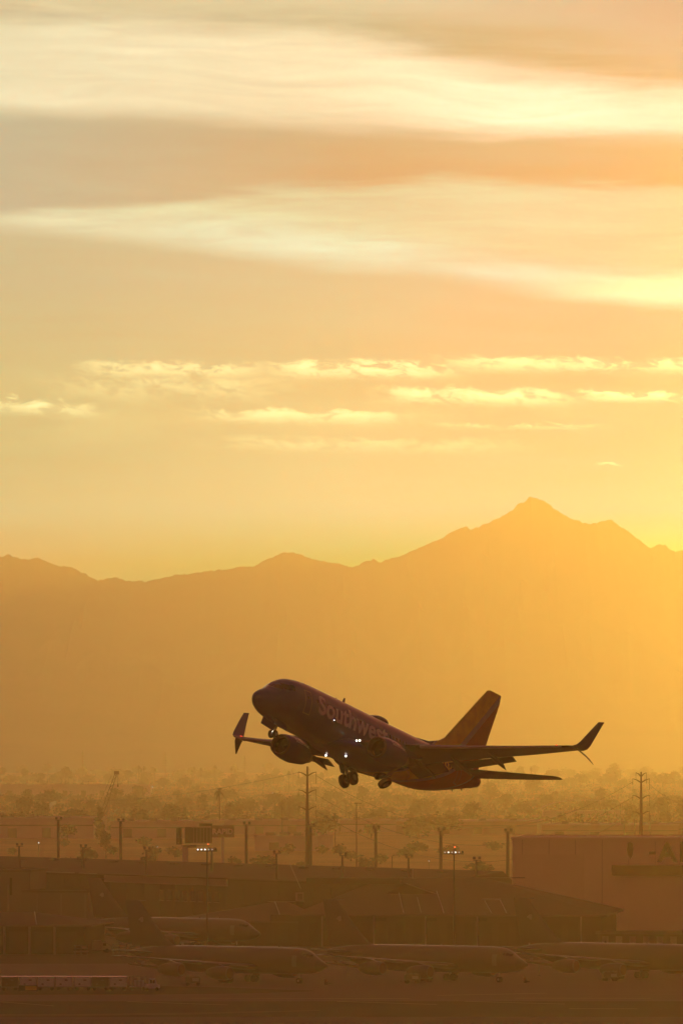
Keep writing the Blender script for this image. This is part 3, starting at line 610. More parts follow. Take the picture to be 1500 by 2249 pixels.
MB().loft([[(-1.1,-.7,.35),(-1.1,.7,.35),(-1.1,.7,1.0),(-1.1,-.7,1.0)],[(.4,-.7,.35),(.4,.7,.35),(.4,.7,1.05),(.4,-.7,1.05)],[(1.2,-.65,.4),(1.2,.65,.4),(1.2,.65,.85),(1.2,-.65,.85)]]).build('body', wht, t)
MB().loft([[(-.5,-.65,1.0),(.75,-.65,1.0),(.75,.65,1.0),(-.5,.65,1.0)],[(-.4,-.6,1.85),(.45,-.6,1.85),(.45,.6,1.85),(-.4,.6,1.85)]]).build('cab', wht, t)
MB().box((-.12,-.66,1.42),(.34,.03,.5)).build('side_window', mat('cockpit_glass', (.01,.012,.015), .06), t); MB().box((.28,-.66,1.42),(.3,.03,.5)).build('side_window', mat('cockpit_glass', (.01,.012,.015), .06), t)
cart_wheels(t, (-.8,.75), (-.6,.6), .3)
t = thing('taxiway_sign', (gx(62, 1254), 1254, .13), 0, 'low black and yellow taxiway sign in front of the baggage carts', 'sign')
MB().box((0,0,.55),(2.9,.3,.85)).build('case', mat('sign_black', (.015,.013,.012), .6), t)
MB().box((.42,-.165,.55),(1.75,.03,.62)).build('panel', mat('sign_yellow', (.42,.24,.02), .6), t)
for x in (-1.0, 1.0): MB().box((x,0,.06),(.12,.2,.14)).build('foot', cst, t)
def power_cart(px, y, label, k):
    d = dist(y); t = thing('ground_power_cart', (gx(px, d), d, .085), R(8*k), label, 'cart', 'ground power carts beside the parked jets')
    MB().loft([[(-1.2,-.7,.5),(1.2,-.7,.5),(1.2,.7,.5),(-1.2,.7,.5)],[(-1.2,-.7,1.35),(1.2,-.7,1.35),(1.2,.7,1.35),(-1.2,.7,1.35)],[(-1.0,-.6,1.55),(1.0,-.6,1.55),(1.0,.6,1.55),(-1.0,.6,1.55)]]).build('housing', mat('cart_green', (.10,.09,.075), .6), t)
    MB().box((.4,-.71,1.0),(1.0,.03,.5)).build('panel', mat('cart_panel', (.30,.28,.27), .5), t)
    MB().tube([(-1.2,0,.5),(-1.9,0,.35)], .05, 6).build('tow_bar', cst, t)
    for q in range(2+k): MB().box((-.7+.6*q,0,1.62),(.25,.3,.14)).build('exhaust_cap', cst, t)
    cart_wheels(t, (-.8,.8), (-.6,.6), .32)
power_cart(424, 2168, 'boxy ground power cart beside the wing of the jet nearest the baggage carts', 0)
power_cart(905, 2163, 'boxy ground power cart under the engines of the middle tanker', 1)
power_cart(1340, 2158, 'boxy ground power cart under the engines of the right hand tanker', 2)
for px, y, lb in ((716,2166,'wheeled fire extinguisher just ahead of the nose of the tanker nearest the carts'),(1153,2162,'wheeled fire extinguisher by the nose of the middle tanker')):
    d = dist(y); t = thing('fire_extinguisher', (gx(px, d), d, .085), .3, lb, 'extinguisher', 'wheeled fire extinguishers at the aircraft noses')
    MB().tube([(0,0,.25),(0,0,.9),(0,0,1.0)], [.24,.24,.1], 14).build('bottle', mat('extinguisher_red', (.10,.02,.015), .5), t, True)
    MB().tube([(-.1,0,.25),(-.45,0,1.35)], .03, 6).build('handle', cst, t); MB().tube([(.1,0,.3),(.8,0,.22)], .09, 8).build('hose', mat('tyre_rubber', (.02,.02,.02), .85), t)
    cart_wheels(t, (.05,), (-.28,.28), .26)
for px, lb in ((763,'thin upright stanchion on a round foot between the two left front tankers'),(1184,'thin upright stanchion on a round foot beside the nose of the middle tanker')):
    d = dist(2145); t = thing('stanchion', (gx(px, d), d, .085), 0, lb, 'post', 'thin stanchions on the apron')
    MB().tube([(0,0,0),(0,0,2.1)], .045, 8).build('post', cst, t); MB().tube([(0,0,0),(0,0,.09)], .32, 14).build('foot', cst, t)
# ------------------------------------------------------------------ buildings
WALLS = {}
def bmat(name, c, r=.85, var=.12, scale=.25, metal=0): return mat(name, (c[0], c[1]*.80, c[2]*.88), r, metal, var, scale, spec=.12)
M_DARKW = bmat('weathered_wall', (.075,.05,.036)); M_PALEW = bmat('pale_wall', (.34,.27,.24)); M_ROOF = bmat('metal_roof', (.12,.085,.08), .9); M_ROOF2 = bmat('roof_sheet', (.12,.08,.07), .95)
M_WIN = mat('window_dark', (.02,.018,.018), .2); M_TRIM = bmat('trim', (.22,.18,.16), .6); M_GUT = mat('gutter_metal', (.4,.3,.22), .3, 0, .05); M_GLINT = mat('pale_glint_strip', (.24,.17,.14), .5, 0, .05)  # last one: pale colour standing in for glints on roof edges
def frame2(xa, da, xb, db):
    A = Vector((gx(xa, da), da, 0)); B = Vector((gx(xb, db), db, 0)); L = (B-A).length; return A, math.atan2((B-A).y, (B-A).x), L
def building(xa, da, xb, db, depth, zt, label, wall, roof, kind='flat', ridge=None, over=.8, inset=(0, 0), name='building', cat='building', group=None, parapet=.5):
    """front wall runs from pixel xa at distance da to pixel xb at distance db; local x runs along it, local y away from the camera"""
    A, rz, L = frame2(xa, da, xb, db); t = thing(name, A, rz, label, cat, group)
    MB().loft([[(0,0,-.3),(L,0,-.3),(L,depth,-.3),(0,depth,-.3)],[(0,0,zt),(L,0,zt),(L,depth,zt),(0,depth,zt)]]).build('wall', wall, t)
    if kind == 'flat':
        m = MB()
        for c, s in (((L/2,-.1,zt+parapet/2),(L+.6,.5,parapet)), ((L/2,depth+.1,zt+parapet/2),(L+.6,.5,parapet)), ((-.1,depth/2,zt+parapet/2),(.5,depth-.4,parapet)), ((L+.1,depth/2,zt+parapet/2),(.5,depth-.4,parapet))): m.box(c, s)
        m.box((L/2, depth/2, zt+.12), (L-.5, depth-.5, .2)); m.build('roof', roof, t)
    else:
        rh, rd = ridge; e = zt; o = over; i0, i1 = inset
        m = MB(); v = [(-o,-o,e),(L+o,-o,e),(L+o,depth+o,e),(-o,depth+o,e),(i0 if i0 else -o,rd,rh),(L-i1 if i1 else L+o,rd,rh)]
        v += [(x,y,z-.25) for x, y, z in v[:4]]
        m.add(v, [(0,1,5,4),(2,3,4,5),(1,2,5),(3,0,4),(6,7,1,0),(7,8,2,1),(8,9,3,2),(9,6,0,3),(9,8,7,6)]); m.build('roof', roof, t, fix=True)
    return t, L
def wins(t, specs, m=None, name='window', fr=True):
    for x, z, w, h in specs:
        o = MB().box((x, -.02, z), (w, .08, h)).build(name, m or M_WIN, t)
        if fr: MB().box((x, -.05, z-h/2-.06), (w+.2, .14, .1)).build('sill', M_TRIM, o)
# long hall with the big dark roof
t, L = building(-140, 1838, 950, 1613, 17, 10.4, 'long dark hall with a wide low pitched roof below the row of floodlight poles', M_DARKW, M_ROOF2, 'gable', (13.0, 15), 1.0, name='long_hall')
hl = t; HL = L
for k in range(15):
    x = 6+k*(L-10)/15; MB().box((x, 12, 12.55), (3.0, .9, .35)).box((x, 12, 12.75), (3.2, 1.1, .06)).build('roof_vent', bmat('vent_metal', (.10,.075,.06), .6), t)
MB().box((66, -1.08, 10.42), (26, .14, .10)).build('gutter', M_GUT, t); MB().box((86, -1.08, 10.42), (9, .14, .10)).build('gutter', M_GUT, t)
MB().box((L*.5, -.05, 10.0), (L, .1, .3)).build('fascia', bmat('fascia_dark', (.05,.03,.02)), t)
MB().box((124, -.3, 9.4), (62, .4, 1.5)).build('wall_panel', M_PALEW, t)
def at_x(t, L, px, d): return (gx(px, d)-t.location.x)/cos(t.rotation_euler.z)
wins(t, [(121.6+3.95*k, 6.3, 2.1, 2.1) for k in range(8)])
for k in range(30): MB().box((4+k*L/30, -.03, 4.6), (.12, .1, 9.2)).build('wall_rib', bmat('rib_dark', (.085,.058,.042)), t)
# left blocks
t, L = building(-160, 1702, 66, 1700, 26, 11.6, 'tall plain pale block at the left edge, beside the long hall', bmat('grey_wall', (.16,.125,.115)), M_ROOF, name='storage_block')
wins(t, [(L-4, 8.6, .5, 3.6), (L-9, 4, 2.4, 5.5), (L-16, 9, 3, 1)], fr=False); MB().tube([(L-4.5,-.3,.3),(L-4.5,-.3,9)], .2, 8).build('downpipe', M_TRIM, t)
t, L = building(50, 1680, 194, 1678, 18, 7.7, 'low flat block with a thin roof edge coloured as a glint, left of the farthest tanker tail', bmat('grey_wall', (.16,.125,.115)), M_ROOF, name='low_block')
MB().box((L*.55, -.4, 8.2), (L*.85, .12, .07)).build('roof_edge_glint', M_GLINT, t)
wins(t, [(3+5*k, 4.2, .15, 6.5) for k in range(3)], M_TRIM, 'pilaster', False)
t, L = building(-200, 1486, 186, 1483, 30, 5.3, 'small hip roofed building at the lower left with dark open bays', bmat('bay_wall', (.05,.034,.026)), M_ROOF, 'hip', (7.4, 13), 1.5, (8, 11), name='hip_roof_workshop')
for k, m in ((0,'a'),(1,'b'),(2,'c'),(3,'d'),(4,'e'),(5,'f')): MB().box((L-3-4.6*k, -.04, 2.2), (3.2, .1, 3.8)).build('bay_door', bmat('bay_door', (.075,.055,.045)), t)
for k in range(4): MB().box((L-5.3-4.6*k, -1.2, 2.6), (.4, .4, 5.2)).build('pillar', M_TRIM, t)
def glint_strip(t, x0, y0, z0, x1, y1, z1, w=.22, m=None):
    MB().tube([(x0,y0,z0),(x1,y1,z1)], w*.5, 6).build('roof_glint_strip', m or M_GLINT, t)  # strip coloured pale to imitate light reflecting off a roof edge
glint_strip(t, L-10.8, 12.6, 7.45, L-8.6, -1.3, 5.4)
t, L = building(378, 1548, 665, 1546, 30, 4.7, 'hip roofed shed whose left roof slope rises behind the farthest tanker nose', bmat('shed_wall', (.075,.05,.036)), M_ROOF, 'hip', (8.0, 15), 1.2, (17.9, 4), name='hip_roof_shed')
glint_strip(t, 18.2, 14.6, 8.05, 20.9, -1.0, 4.85); MB().box((L*.82, 14.8, 8.08), (7, .25, .12)).build('ridge_cap', M_GLINT, t)  # this ridge cap bears the pale glint colour too
for k in range(8): MB().box((3+2.6*k, -.05, 2.3), (1.5, .1, 3.4)).build('bay_door', bmat('bay_door', (.075,.055,.045)), t)
MB().box((21.5,-1.6,5.3),(5.2,1.2,1.3)).build('roof_unit', M_DARKW, t)
t, L = building(655, 1542, 1318, 1537, 56, 6.0, 'long hip roofed hall with slanting painted roof glints behind the middle tanker', bmat('hall_wall', (.062,.042,.028)), M_ROOF2, 'hip', (12.3, 36), 1.4, (13, 24), name='hip_roof_hall')
hh = t; sl = (12.3-6.0)/(36+1.4)
def rp(x, y): return (x, y, 6.0+(y+1.4)*sl+.08)
for px0, px1, ya, yb in ((855,887,22,.2),(902,925,16,.4),(940,975,22,.2),(1052,1080,14,.2),(1087,1113,14,.2)):
    a = rp((px0-655)/663*L, ya); b = rp((px1-655)/663*L, yb); glint_strip(t, *a, *b, w=.24 if px0 not in (902, 1052) else .14)
x = (1070-655)/663*L; MB().loft([[(x-1.8,13.2,rp(0,13.2)[2]),(x+1.6,13.2,rp(0,13.2)[2]),(x+1.6,13.6,rp(0,13.6)[2]+.1),(x-1.8,13.6,rp(0,13.6)[2]+.1)],[(x-1.9,13.2,rp(0,13.2)[2]+.15),(x+1.7,13.2,rp(0,13.2)[2]+.15),(x+1.7,13.6,rp(0,13.6)[2]+.2),(x-1.9,13.6,rp(0,13.6)[2]+.2)]]).build('roof_glint_strip', M_GLINT, t)
xd = (872-655)/663*L      # dormer
MB().add([(xd-4,20,rp(0,20)[2]-.2),(xd+6,20,rp(0,20)[2]-.2),(xd,20,rp(0,20)[2]+1.9),(xd,36,12.2)], [(0,1,2),(1,3,2),(0,2,3),(0,3,1)]).build('dormer', bmat('dormer_wall', (.07,.045,.03)), t)
MB().tube([(xd,19.8,rp(0,20)[2]+1.95),(xd+6,19.8,rp(0,20)[2]-.15)], .1, 6).build('dormer_edge', M_TRIM, t); MB().box((xd+.2, 35, 13.2), (.22,.22,1.7)).build('vent_pipe', M_GUT, t)
MB().box((L*.5, 35.9, 12.42), (L*.42, .25, .12)).build('ridge_cap', M_TRIM, t)
MB().box((8, 30, 11.9), (18, 6, 1.1)).build('roof_unit', M_DARKW, t)
for k in range(16): MB().box((3+k*3.25, -.05, 2.4), (1.9, .1, 4.2)).build('bay_door', bmat('hall_door', (.05,.033,.022)), t)
for k in range(0, 16, 3): MB().box((4.6+k*3.25, -1.1, 2.9), (.28, .28, 5.8)).build('pillar', M_TRIM, t)
wins(t, [(6+k*9.5, 5.1, 2.2, .6) for k in range(5)], fr=False)
# big hangar on the right
t, L = building(1125, 1606, 2350, 1598, 45, 19.4, 'very large pale hangar at the right edge with giant lettering and an ochre door header', bmat('hangar_wall', (.82,.80,.50), .85, .05), bmat('hangar_wall', (.82,.80,.50)), name='hangar', parapet=.45)
S1 = L/(2350-1125)
och = bmat('ochre_header', (.22,.15,.012), .7)
MB().box(((1345-1125)*S1+40, -1.0, 13.4), (80, .5, 2.0)).build('door_header', och, t)
MB().box(((1380-1125)*S1+37, -.2, 6.2), (74, .4, 12.4)).build('hangar_door', bmat('hangar_door', (.80,.77,.47), .8, .05), t)
MB().box(((1205-1125)*S1, -.06, 8.5), (14.0, .12, 16)).build('side_panel', bmat('hangar_panel', (.78,.75,.46), .8, .05), t)
for k in range(20): MB().box((2+k*5.2, -.05, 10 if k*5.2 < 19 else 16.7), (.14, .1, 19 if k*5.2 < 19 else 4.6)).build('wall_seam', bmat('seam', (.6,.56,.36)), t)
m = bmat('lettering_ochre', (.05,.025,.006))
me = text_mesh('ARIZONA', 5.3, .16, 1.18); me.materials.append(m); o = bpy.data.objects.new('lettering', me); COL.objects.link(o); o.parent = t; o.location = ((1447-1125)*S1, -.12, 15.2); o.rotation_euler = (R(90), 0, 0)
MB().box(((1434-1125)*S1, -.1, 16.8), (1.3, .1, .5)).build('dash', m, t)
xx = (1385-1125)*S1; MB().add([(xx+a, -.12, 17.2+b) for a, b in ((-.5,1.5),(0,1.8),(.5,1.5),(.62,.4),(.45,-.8),(0,-1.7),(-.45,-.8),(-.62,.4))], [tuple(range(8))]).build('emblem', m, t, fix=False)
t, L = building(1312, 1530, 1500, 1526, 8, 2.6, 'low dark shed line along the foot of the big hangar', bmat('bay_wall', (.05,.034,.026)), M_ROOF, name='low_shed')
wins(t, [(1.5+2.6*k, 1.3, 1.2, 1.9) for k in range(6)], M_TRIM, 'door', False)
# ------------------------------------------------------------------ floodlight poles behind the long hall
pm = bmat('pole_grey', (.14,.11,.10), .6)
def flood_pole(px, ytop, d, r, label, tall=True, z0=0):
    zt = H-(ytop-HY)*d/F; t = thing('floodlight_pole', (gx(px, d), d, z0), 0, label, 'light pole', 'tall floodlight poles' if tall else 'short floodlight posts')
    h = zt-z0; MB().tube([(0,0,0),(0,0,h-.8)], [r*1.15, r*.85], 12).build('pole', pm, t, True)
    w = .8 if tall else .75
    MB().box((.15,0,h-.75), (w*2,.18,.16)).build('cross_arm', pm, t)
    for s in (-.55, .85): MB().box((s*w,-.15,h-.3), (.7*w,.5,.42), M=Matrix.Rotation(R(18), 3, 'X')).build('lamp_head', pm, t)
    MB().tube([(0,0,h*.5),(0,0,h*.5+.2)], r*1.5, 10).build('collar', pm, t)
tall = [(128,1795,'leftmost of the tall floodlight poles, between the two pale warehouses'),(265,1798,'tall floodlight pole left of the billboard seen from behind'),(541,1805,'tall floodlight pole just right of the RAPID sign'),
        (682,1809,'tall floodlight pole right beside the transmission tower under the airliner'),(825,1813,'tall floodlight pole between the two mast lights, nearest the left one'),(968,1818,'tall floodlight pole just left of the lit right mast'),(1115,1820,'tall floodlight pole touching the left edge of the big hangar')]
for px, y, lb in tall:
    d = 16.9*F/(y-HY); flood_pole(px, y, d, .36, lb)
short = [(42,1852),(182,1855),(322,1860),(465,1862),(607,1868),(752,1872),(897,1877),(1046,1882)]
near = ['by the left edge of the frame','behind the golden lit rod','left of the billboard monopole','directly behind the lit mast','between two tall poles right of the RAPID sign','just left of the thin lamp standard','midway between the two right hand tall poles','nearest the big hangar']
for (px, y), nb in zip(short, near):
    d = 21.2*F/(y-HY); flood_pole(px, y, d, .24, 'short floodlight post on the long hall, '+nb, False, 10.5)
# rod with its golden glint put into the base colour
d = 1860; t = thing('marker_rod', (gx(178, d), d, 8), 0, 'slim vertical rod coloured as if glinting gold beside a short floodlight post', 'rod')
MB().tube([(0,0,0),(0,0,7.6)], [.10,.05], 8).build('rod', mat('gold_glint_rod', (.8,.55,.25), .18, 1.0), t, True); MB().box((-.5,0,4.2), (.9,.5,.9)).build('box', pm, t)
# ------------------------------------------------------------------ apron masts with lit lamps
lampon = mat('lamp_lit', (.9,.9,.9), .3, emit=(1, .88, .74), estr=1.9); lampdim = mat('lamp_dim', (.9,.9,.9), .3, emit=(1, .85, .7), estr=.35); dk = mat('mast_dark', (.025,.02,.018), .6)
def mast(px, ytop, d, lit, label):
    zt = H-(ytop-HY)*d/F; t = thing('apron_mast', (gx(px, d), d, .05), 0, label, 'light mast', 'apron light masts')
    MB().tube([(0,0,0),(0,0,zt)], [.20,.11], 10).build('mast', dk, t, True)
    MB().tube([(-1.75,0,zt),(1.75,0,zt)], .07, 8).build('lamp_ring', dk, t)
    for k in range(6):
        x = -1.6+.62*k; h = MB().loft([[(x-.24,-.2,zt+.12),(x+.24,-.2,zt+.12),(x+.24,.25,zt+.12),(x-.24,.25,zt+.12)],[(x-.12,-.1,zt+.52),(x+.12,-.1,zt+.52),(x+.12,.2,zt+.52),(x-.12,.2,zt+.52)]]).build('lamp_head', dk, t)
        MB().lathe([(-.03,.1),(0,.14),(.03,.08)], (x, -.24, zt+.28), 12, 'Y').build('lens', lampon if k in lit else (lampdim if k < 5 else dk), h)
    MB().tube([(.15,0,zt),(.15,0,zt+1.1)], .03, 6).build('spike', dk, t)
    MB().tube([(.15,0,zt+1.1),(.15,0,zt+1.3)], .12, 10).build('warning_light', mat('warning_red', (.6,.05,.02), .4, emit=(1,.12,.03), estr=2.5 if px < 600 else .7), t)
mast(455, 1871, 1420, (0, 1, 2), 'dark mast with a row of lit lamps and a red light, left of centre')
mast(997, 1877, 1440, (1, 3), 'dark mast with two bright lamps before the right end of the long hall')
# ------------------------------------------------------------------ billboards and signs
d = 2000; t = thing('billboard', (gx(407, d), d, 0), 0, 'large double sided billboard on a thick steel column, seen obliquely from behind', 'billboard')
rust = bmat('sign_frame', (.05,.032,.022), .7)
MB().tube([(0,0,0),(0,0,13.2)], .72, 18).build('column', bmat('column_steel', (.5,.42,.42), .6), t, True)
b = MB()
MB().box((3.2,0,16.0),(6.6,.5,4.0), .15).build('panel', rust, t); 
for k in range(8): MB().box((.4+.82*k, -.42, 16.0), (.14,.2,3.9)).build('stringer', bmat('stringer', (.30,.22,.17), .5), t)
for z in (14.1, 17.9): MB().box((3.0,-.42,z),(6.6,.2,.16)).build('rail', bmat('stringer', (.30,.22,.17), .5), t)
MB().box((-1.5,-.9,15.8),(1.3,.7,4.2), -.9).build('end_face', rust, t); MB().box((-1.75,-1.45,17.9),(1.2,.2,.16)).build('end_rail', M_GUT, t); MB().box((-1.3,-1.35,15.4),(.8,.15,.12)).build('end_rail', M_GUT, t); MB().box((-1.4,-1.35,14.2),(.7,.15,.12)).build('end_rail', M_GUT, t)
MB().box((5.0,0,18.5),(3.2,.5,.7)).build('extension', rust, t); MB().box((2.5,-.8,13.4),(7,1.0,.15)).build('catwalk', rust, t); MB().box((1.1,0,13.3),(3.2,.8,.7)).build('head_beam', rust, t)
d = 2350; t = thing('roadside_sign', (gx(489, d), d, 0), 0, 'faded billboard reading RAPID to the right of the dark billboard', 'sign')
MB().tube([(0,.3,0),(0,.3,11.6)], .45, 12).build('column', bmat('column_steel', (.5,.42,.42), .6), t, True)
MB().box((0,0,13.3),(6.6,.4,3.5)).build('panel', bmat('sign_face', (.21,.105,.06), .8, .05), t)
me = text_mesh('RAPID', 2.15, .06, 1.0, align='CENTER'); me.materials.append(bmat('sign_letters', (.8,.75,.6), .7, .04)); o = bpy.data.objects.new('sign_lettering', me); COL.objects.link(o); o.parent = t; o.location = (0, -.22, 12.55); o.rotation_euler = (R(90), 0, 0)
# ------------------------------------------------------------------ warehouses in the middle distance
wp = bmat('warehouse_pale', (.55,.42,.40), .85, .08, .03); wr = bmat('warehouse_roof', (.55,.45,.43), .8, .08, .03); wd = bmat('warehouse_tan', (.42,.28,.23), .85, .08, .03)
def warehouse(x0, x1, ytop, d, depth, label, m=wp, skew=4, nwin=0, bands=True):
    zt = H-(ytop-HY)*d/F; t, L = building(x0, d+skew, x1, d, depth, zt-.5, label, m, wr, name='warehouse', cat='warehouse', group='pale warehouses beyond the airfield', parapet=.5)
    n = int(L/14)
    for k in range(n): MB().box((7+k*14, -.05, min(2.2, zt*.3)), (3.6, .12, min(4, zt*.5))).build('dock_door', bmat('dock_door', (.16,.11,.09)), t)
    for k in range(nwin): MB().box((L*.30+k*(L*.62/nwin), -.05, zt-2.6), (1.7, .1, 1.3)).build('window', bmat('window_pale', (.6,.5,.42), .4), t)
    for k in range(4): MB().box((L*(.15+.22*k), depth*.4, zt+.4), (3, 3, 1.2)).build('roof_unit', bmat('roof_unit', (.2,.15,.13)), t)
    if bands: MB().box((L/2, -.08, zt*.62), (L-.4, .1, .5)).build('wall_band', bmat('wall_band', (.22,.15,.12)), t)
warehouse(-160, 206, 1796, 3350, 60, 'long pale warehouse at the left edge with a row of small bright windows', nwin=10)
warehouse(243, 462, 1804, 3350, 50, 'pale warehouse between the left tall poles, behind the billboard column')
warehouse(462, 725, 1802, 3500, 50, 'pale warehouse behind the RAPID sign')
warehouse(560, 700, 1836, 2950, 30, 'small low pale shed in front of the warehouse behind the RAPID sign', wr, bands=False)
warehouse(705, 890, 1801, 3600, 50, 'pale warehouse right of the transmission tower under the airliner')
warehouse(870, 1180, 1803, 3500, 70, 'long tan warehouse behind the two right hand tall poles', wd)
warehouse(1190, 1490, 1811, 3250, 60, 'wide flat tan warehouse just above the big hangar roof', wd)
warehouse(1480, 1640, 1806, 3250, 40, 'tan warehouse cut off by the right edge above the big hangar', wd)
warehouse(-40, 330, 1724, 6200, 60, 'very distant pale building strip beside the crane', wr, skew=0, bands=False)
d = 4300; t = thing('dome_hall', (gx(1285, d), d, 0), 0, 'low pale domed roof far off at the right, left of the right transmission tower', 'hall')
MB().loft([[(-23*cos(a)*q, y, 4.0+5.5*sin(a)*q) for a in [pi*k/16 for k in range(17)]] for y, q in ((0,1),(30,1))], closed=False, cap=False).build('roof', wr, t, True, fix=False)
MB().box((0,15,2),(44,29,4)).build('wall', wp, t)
# ------------------------------------------------------------------ transmission towers, poles, masts, lines
steel = bmat('tower_steel', (.10,.072,.06), .6)
def tower(px, ytop, d, arms, half, label):
    zt = H-(ytop-HY)*d/F; t = thing('transmission_tower', (gx(px, d), d, 0), 0, label, 'power pylon', 'tubular transmission towers')
    MB().tube([(0,0,0),(0,0,zt*.5),(0,0,zt)], [.72,.5,.2], 14).build('shaft', steel, t, True)
    for k, y in enumerate(arms):
        z = H-(y-HY)*d/F; hw = half*d/F*(.62 if len(arms) == 4 and k == 0 else 1)
        for s in (-1, 1):
            a = MB().tube([(0,0,z-1.1),(s*hw*.5,0,z-.35),(s*hw,0,z)], [.2,.14,.07], 8).build('arm', steel, t, True)
            MB().tube([(s*hw*.97,0,z),(s*hw*.97,0,z-1.6 if s < 0 else z-3.0)], .06, 6).build('insulator', steel, a)
    return t
tower(675, 1684, 2100, (1696, 1735, 1772), 20, 'tall tubular transmission tower with three pairs of arms under the airliner engines')
tower(1408, 1696, 2200, (1697.5, 1711, 1747, 1782), 19, 'tall tubular transmission tower with curved arms at the right, above the big hangar')
def util_pole(px, y0, y1, label, arm=1.2):
    d = 3100+ (1850-y1)*28; d = max(2000, min(6000, d)); zt = H-(y0-HY)*d/F; zb = 0; t = thing('utility_pole', (gx(px, d), d, 0), 0, label, 'utility pole', 'wooden utility poles')
    MB().tube([(0,0,0),(0,0,zt)], [.28,.2], 8).build('pole', steel, t); MB().box((0,0,zt-.6),(arm*2,.18,.18)).build('cross_arm', steel, t)
    for s in (-1, 0, 1): MB().tube([(s*arm*.9,0,zt-.5),(s*arm*.9,0,zt-.15)], .09, 6).build('insulator', steel, t)
ups = [(1227,1768,1800,'below the tip of the airliner tailplane'),(1238,1764,1795,'just right of the pole below the tailplane tip'),(1258,1770,1800,'left foot of the domed roof'),(1330,1769,1808,'in front of the domed roof'),(1363,1767,1810,'between the domed roof and the right tower'),
       (1371,1804,1845,'rising above the hangar roof, far left of three'),(1394,1799,1845,'rising above the hangar roof beside the right tower'),(1428,1790,1845,'rising above the hangar roof right of the right tower'),(1446,1770,1822,'standing clear right of the right tower'),(1495,1775,1825,'at the right edge above the hangar'),
       (579,1746,1788,'right of the two palms, left of centre'),(298,1740,1775,'right of the crane'),(156,1738,1770,'above the left warehouse'),(241,1757,1800,'just right of the crane foot'),(3,1755,1790,'at the left edge'),(760,1757,1795,'below the airliner nose wheel, thin and far'),(1213,1752,1790,'beneath the tail cone end, thin and far')]
for a in ups: util_pole(*a[:3], 'utility pole with a cross arm '+a[3])
d = 1900; t = thing('lamp_standard', (gx(783, d), d, 0), 0, 'very thin tall lamp standard with a small flat head right of the transmission tower', 'lamp post')
zt = H-(1765-HY)*d/F; MB().tube([(0,0,0),(0,0,zt)], [.14,.09], 8).build('pole', steel, t); MB().box((.3,0,zt),(1.8,.3,.16)).build('head', steel, t)
d = 1700; t = thing('lamp_standard', (gx(861, d), d, 8), 0, 'short curved lamp post on the long hall left of a short floodlight post', 'lamp post')
zt = H-(1879-HY)*d/F-8; MB().tube([(0,0,0),(0,0,zt-.3),(.3,0,zt),(1.1,0,zt)], .07, 8).build('pole', steel, t); MB().box((1.2,0,zt),(.7,.25,.12)).build('head', steel, t)
def far_mast(px, ytop, label, rungs=5):
    d = 8500; zt = H-(ytop-HY)*d/F; t = thing('radio_mast', (gx(px, d), d, 0), 0, label, 'mast', 'thin lattice masts on the horizon')
    m = MB()
    for sx, sy in ((-.7,-.7),(.7,-.7),(0,.8)): m.tube([(sx,sy,0),(sx*.35,sy*.35,zt)], .16, 5)
    m.build('lattice', steel, t)
    for k in range(rungs): MB().box((0,0,zt*(.55+.43*k/rungs)),(5.5-.5*k,.3,.4)).build('cross_arm', steel, t)
for a in ((182,1648,'thin lattice mast on the horizon above the left warehouse'),(363,1652,'thin lattice mast on the horizon between the crane and the billboard'),(537,1661,'thin lattice mast on the horizon below the starboard winglet'),(1213,1692,'thin lattice mast on the horizon under the tailplane tip'),
          (1244,1709,'short lattice mast on the horizon right of the tailplane tip'),(1362,1690,'thin lattice mast on the horizon left of the right tower'),(471,1690,'small thin mast on the horizon left of centre')): far_mast(*a)
wire = mat('wire', (.05,.04,.035), .6)
def line(x0, y0, d0, x1, y1, d1, sag, label, r=.05):
    a, b = at(x0, y0, d0), at(x1, y1, d1); pts = [a.lerp(b, k/24)-Vector((0,0,sag*4*(k/24)*(1-k/24))) for k in range(25)]
    tag(MB().tube(pts, r, 5).build('power_line', wire), label, 'power line', 'power lines')
line(-60,1735,3400,675-18,1697,2100,6,'power line running left from the top arm of the tower under the airliner')
line(675+19,1704,2100,1408-18,1718,2200,13,'power line strung from the top arms of the left tower to the right tower')
line(675+19,1746,2100,1408-18,1751,2200,13,'power line strung between the middle arms of the two towers')
line(675+19,1782,2100,1408-18,1788,2200,13,'power line strung between the lowest arms of the two towers')
line(1408+19,1724,2200,1640,1762,1900,4,'power line leaving the top arm of the right tower to the right edge')
line(1408+19,1760,2200,1640,1792,1900,4,'power line leaving the middle arm of the right tower to the right edge')
line(-60,1735,5200,298,1759,4700,5,'low thin power line at the left edge behind the crane')
line(1100,1757,4200,1408,1738,4200,3,'low thin power line over the domed roof')
# guy wire on the long hall roof, its gold light put into the colour
tag(MB().tube([at(636,1897,1700), at(661,1953,1590)], .05, 6).build('guy_wire', mat('gold_lit_wire', (.25,.15,.06), .5, .4)), 'slanting guy wire coloured as if catching gold light above the hip roofed shed', 'wire')
d = 1585; t = thing('cabinet', (gx(658, d), d, 6.6), 0, 'pale boxy cabinet on the roof at the foot of the slanting guy wire', 'cabinet')
MB().box((0,0,2.0),(1.6,1.2,1.6)).build('case', M_PALEW, t); MB().box((.1,-.62,2.0),(1.0,.05,1.2)).build('door', M_TRIM, t); MB().box((0,0,.6),(1.2,1.0,1.4)).build('plinth', M_DARKW, t)
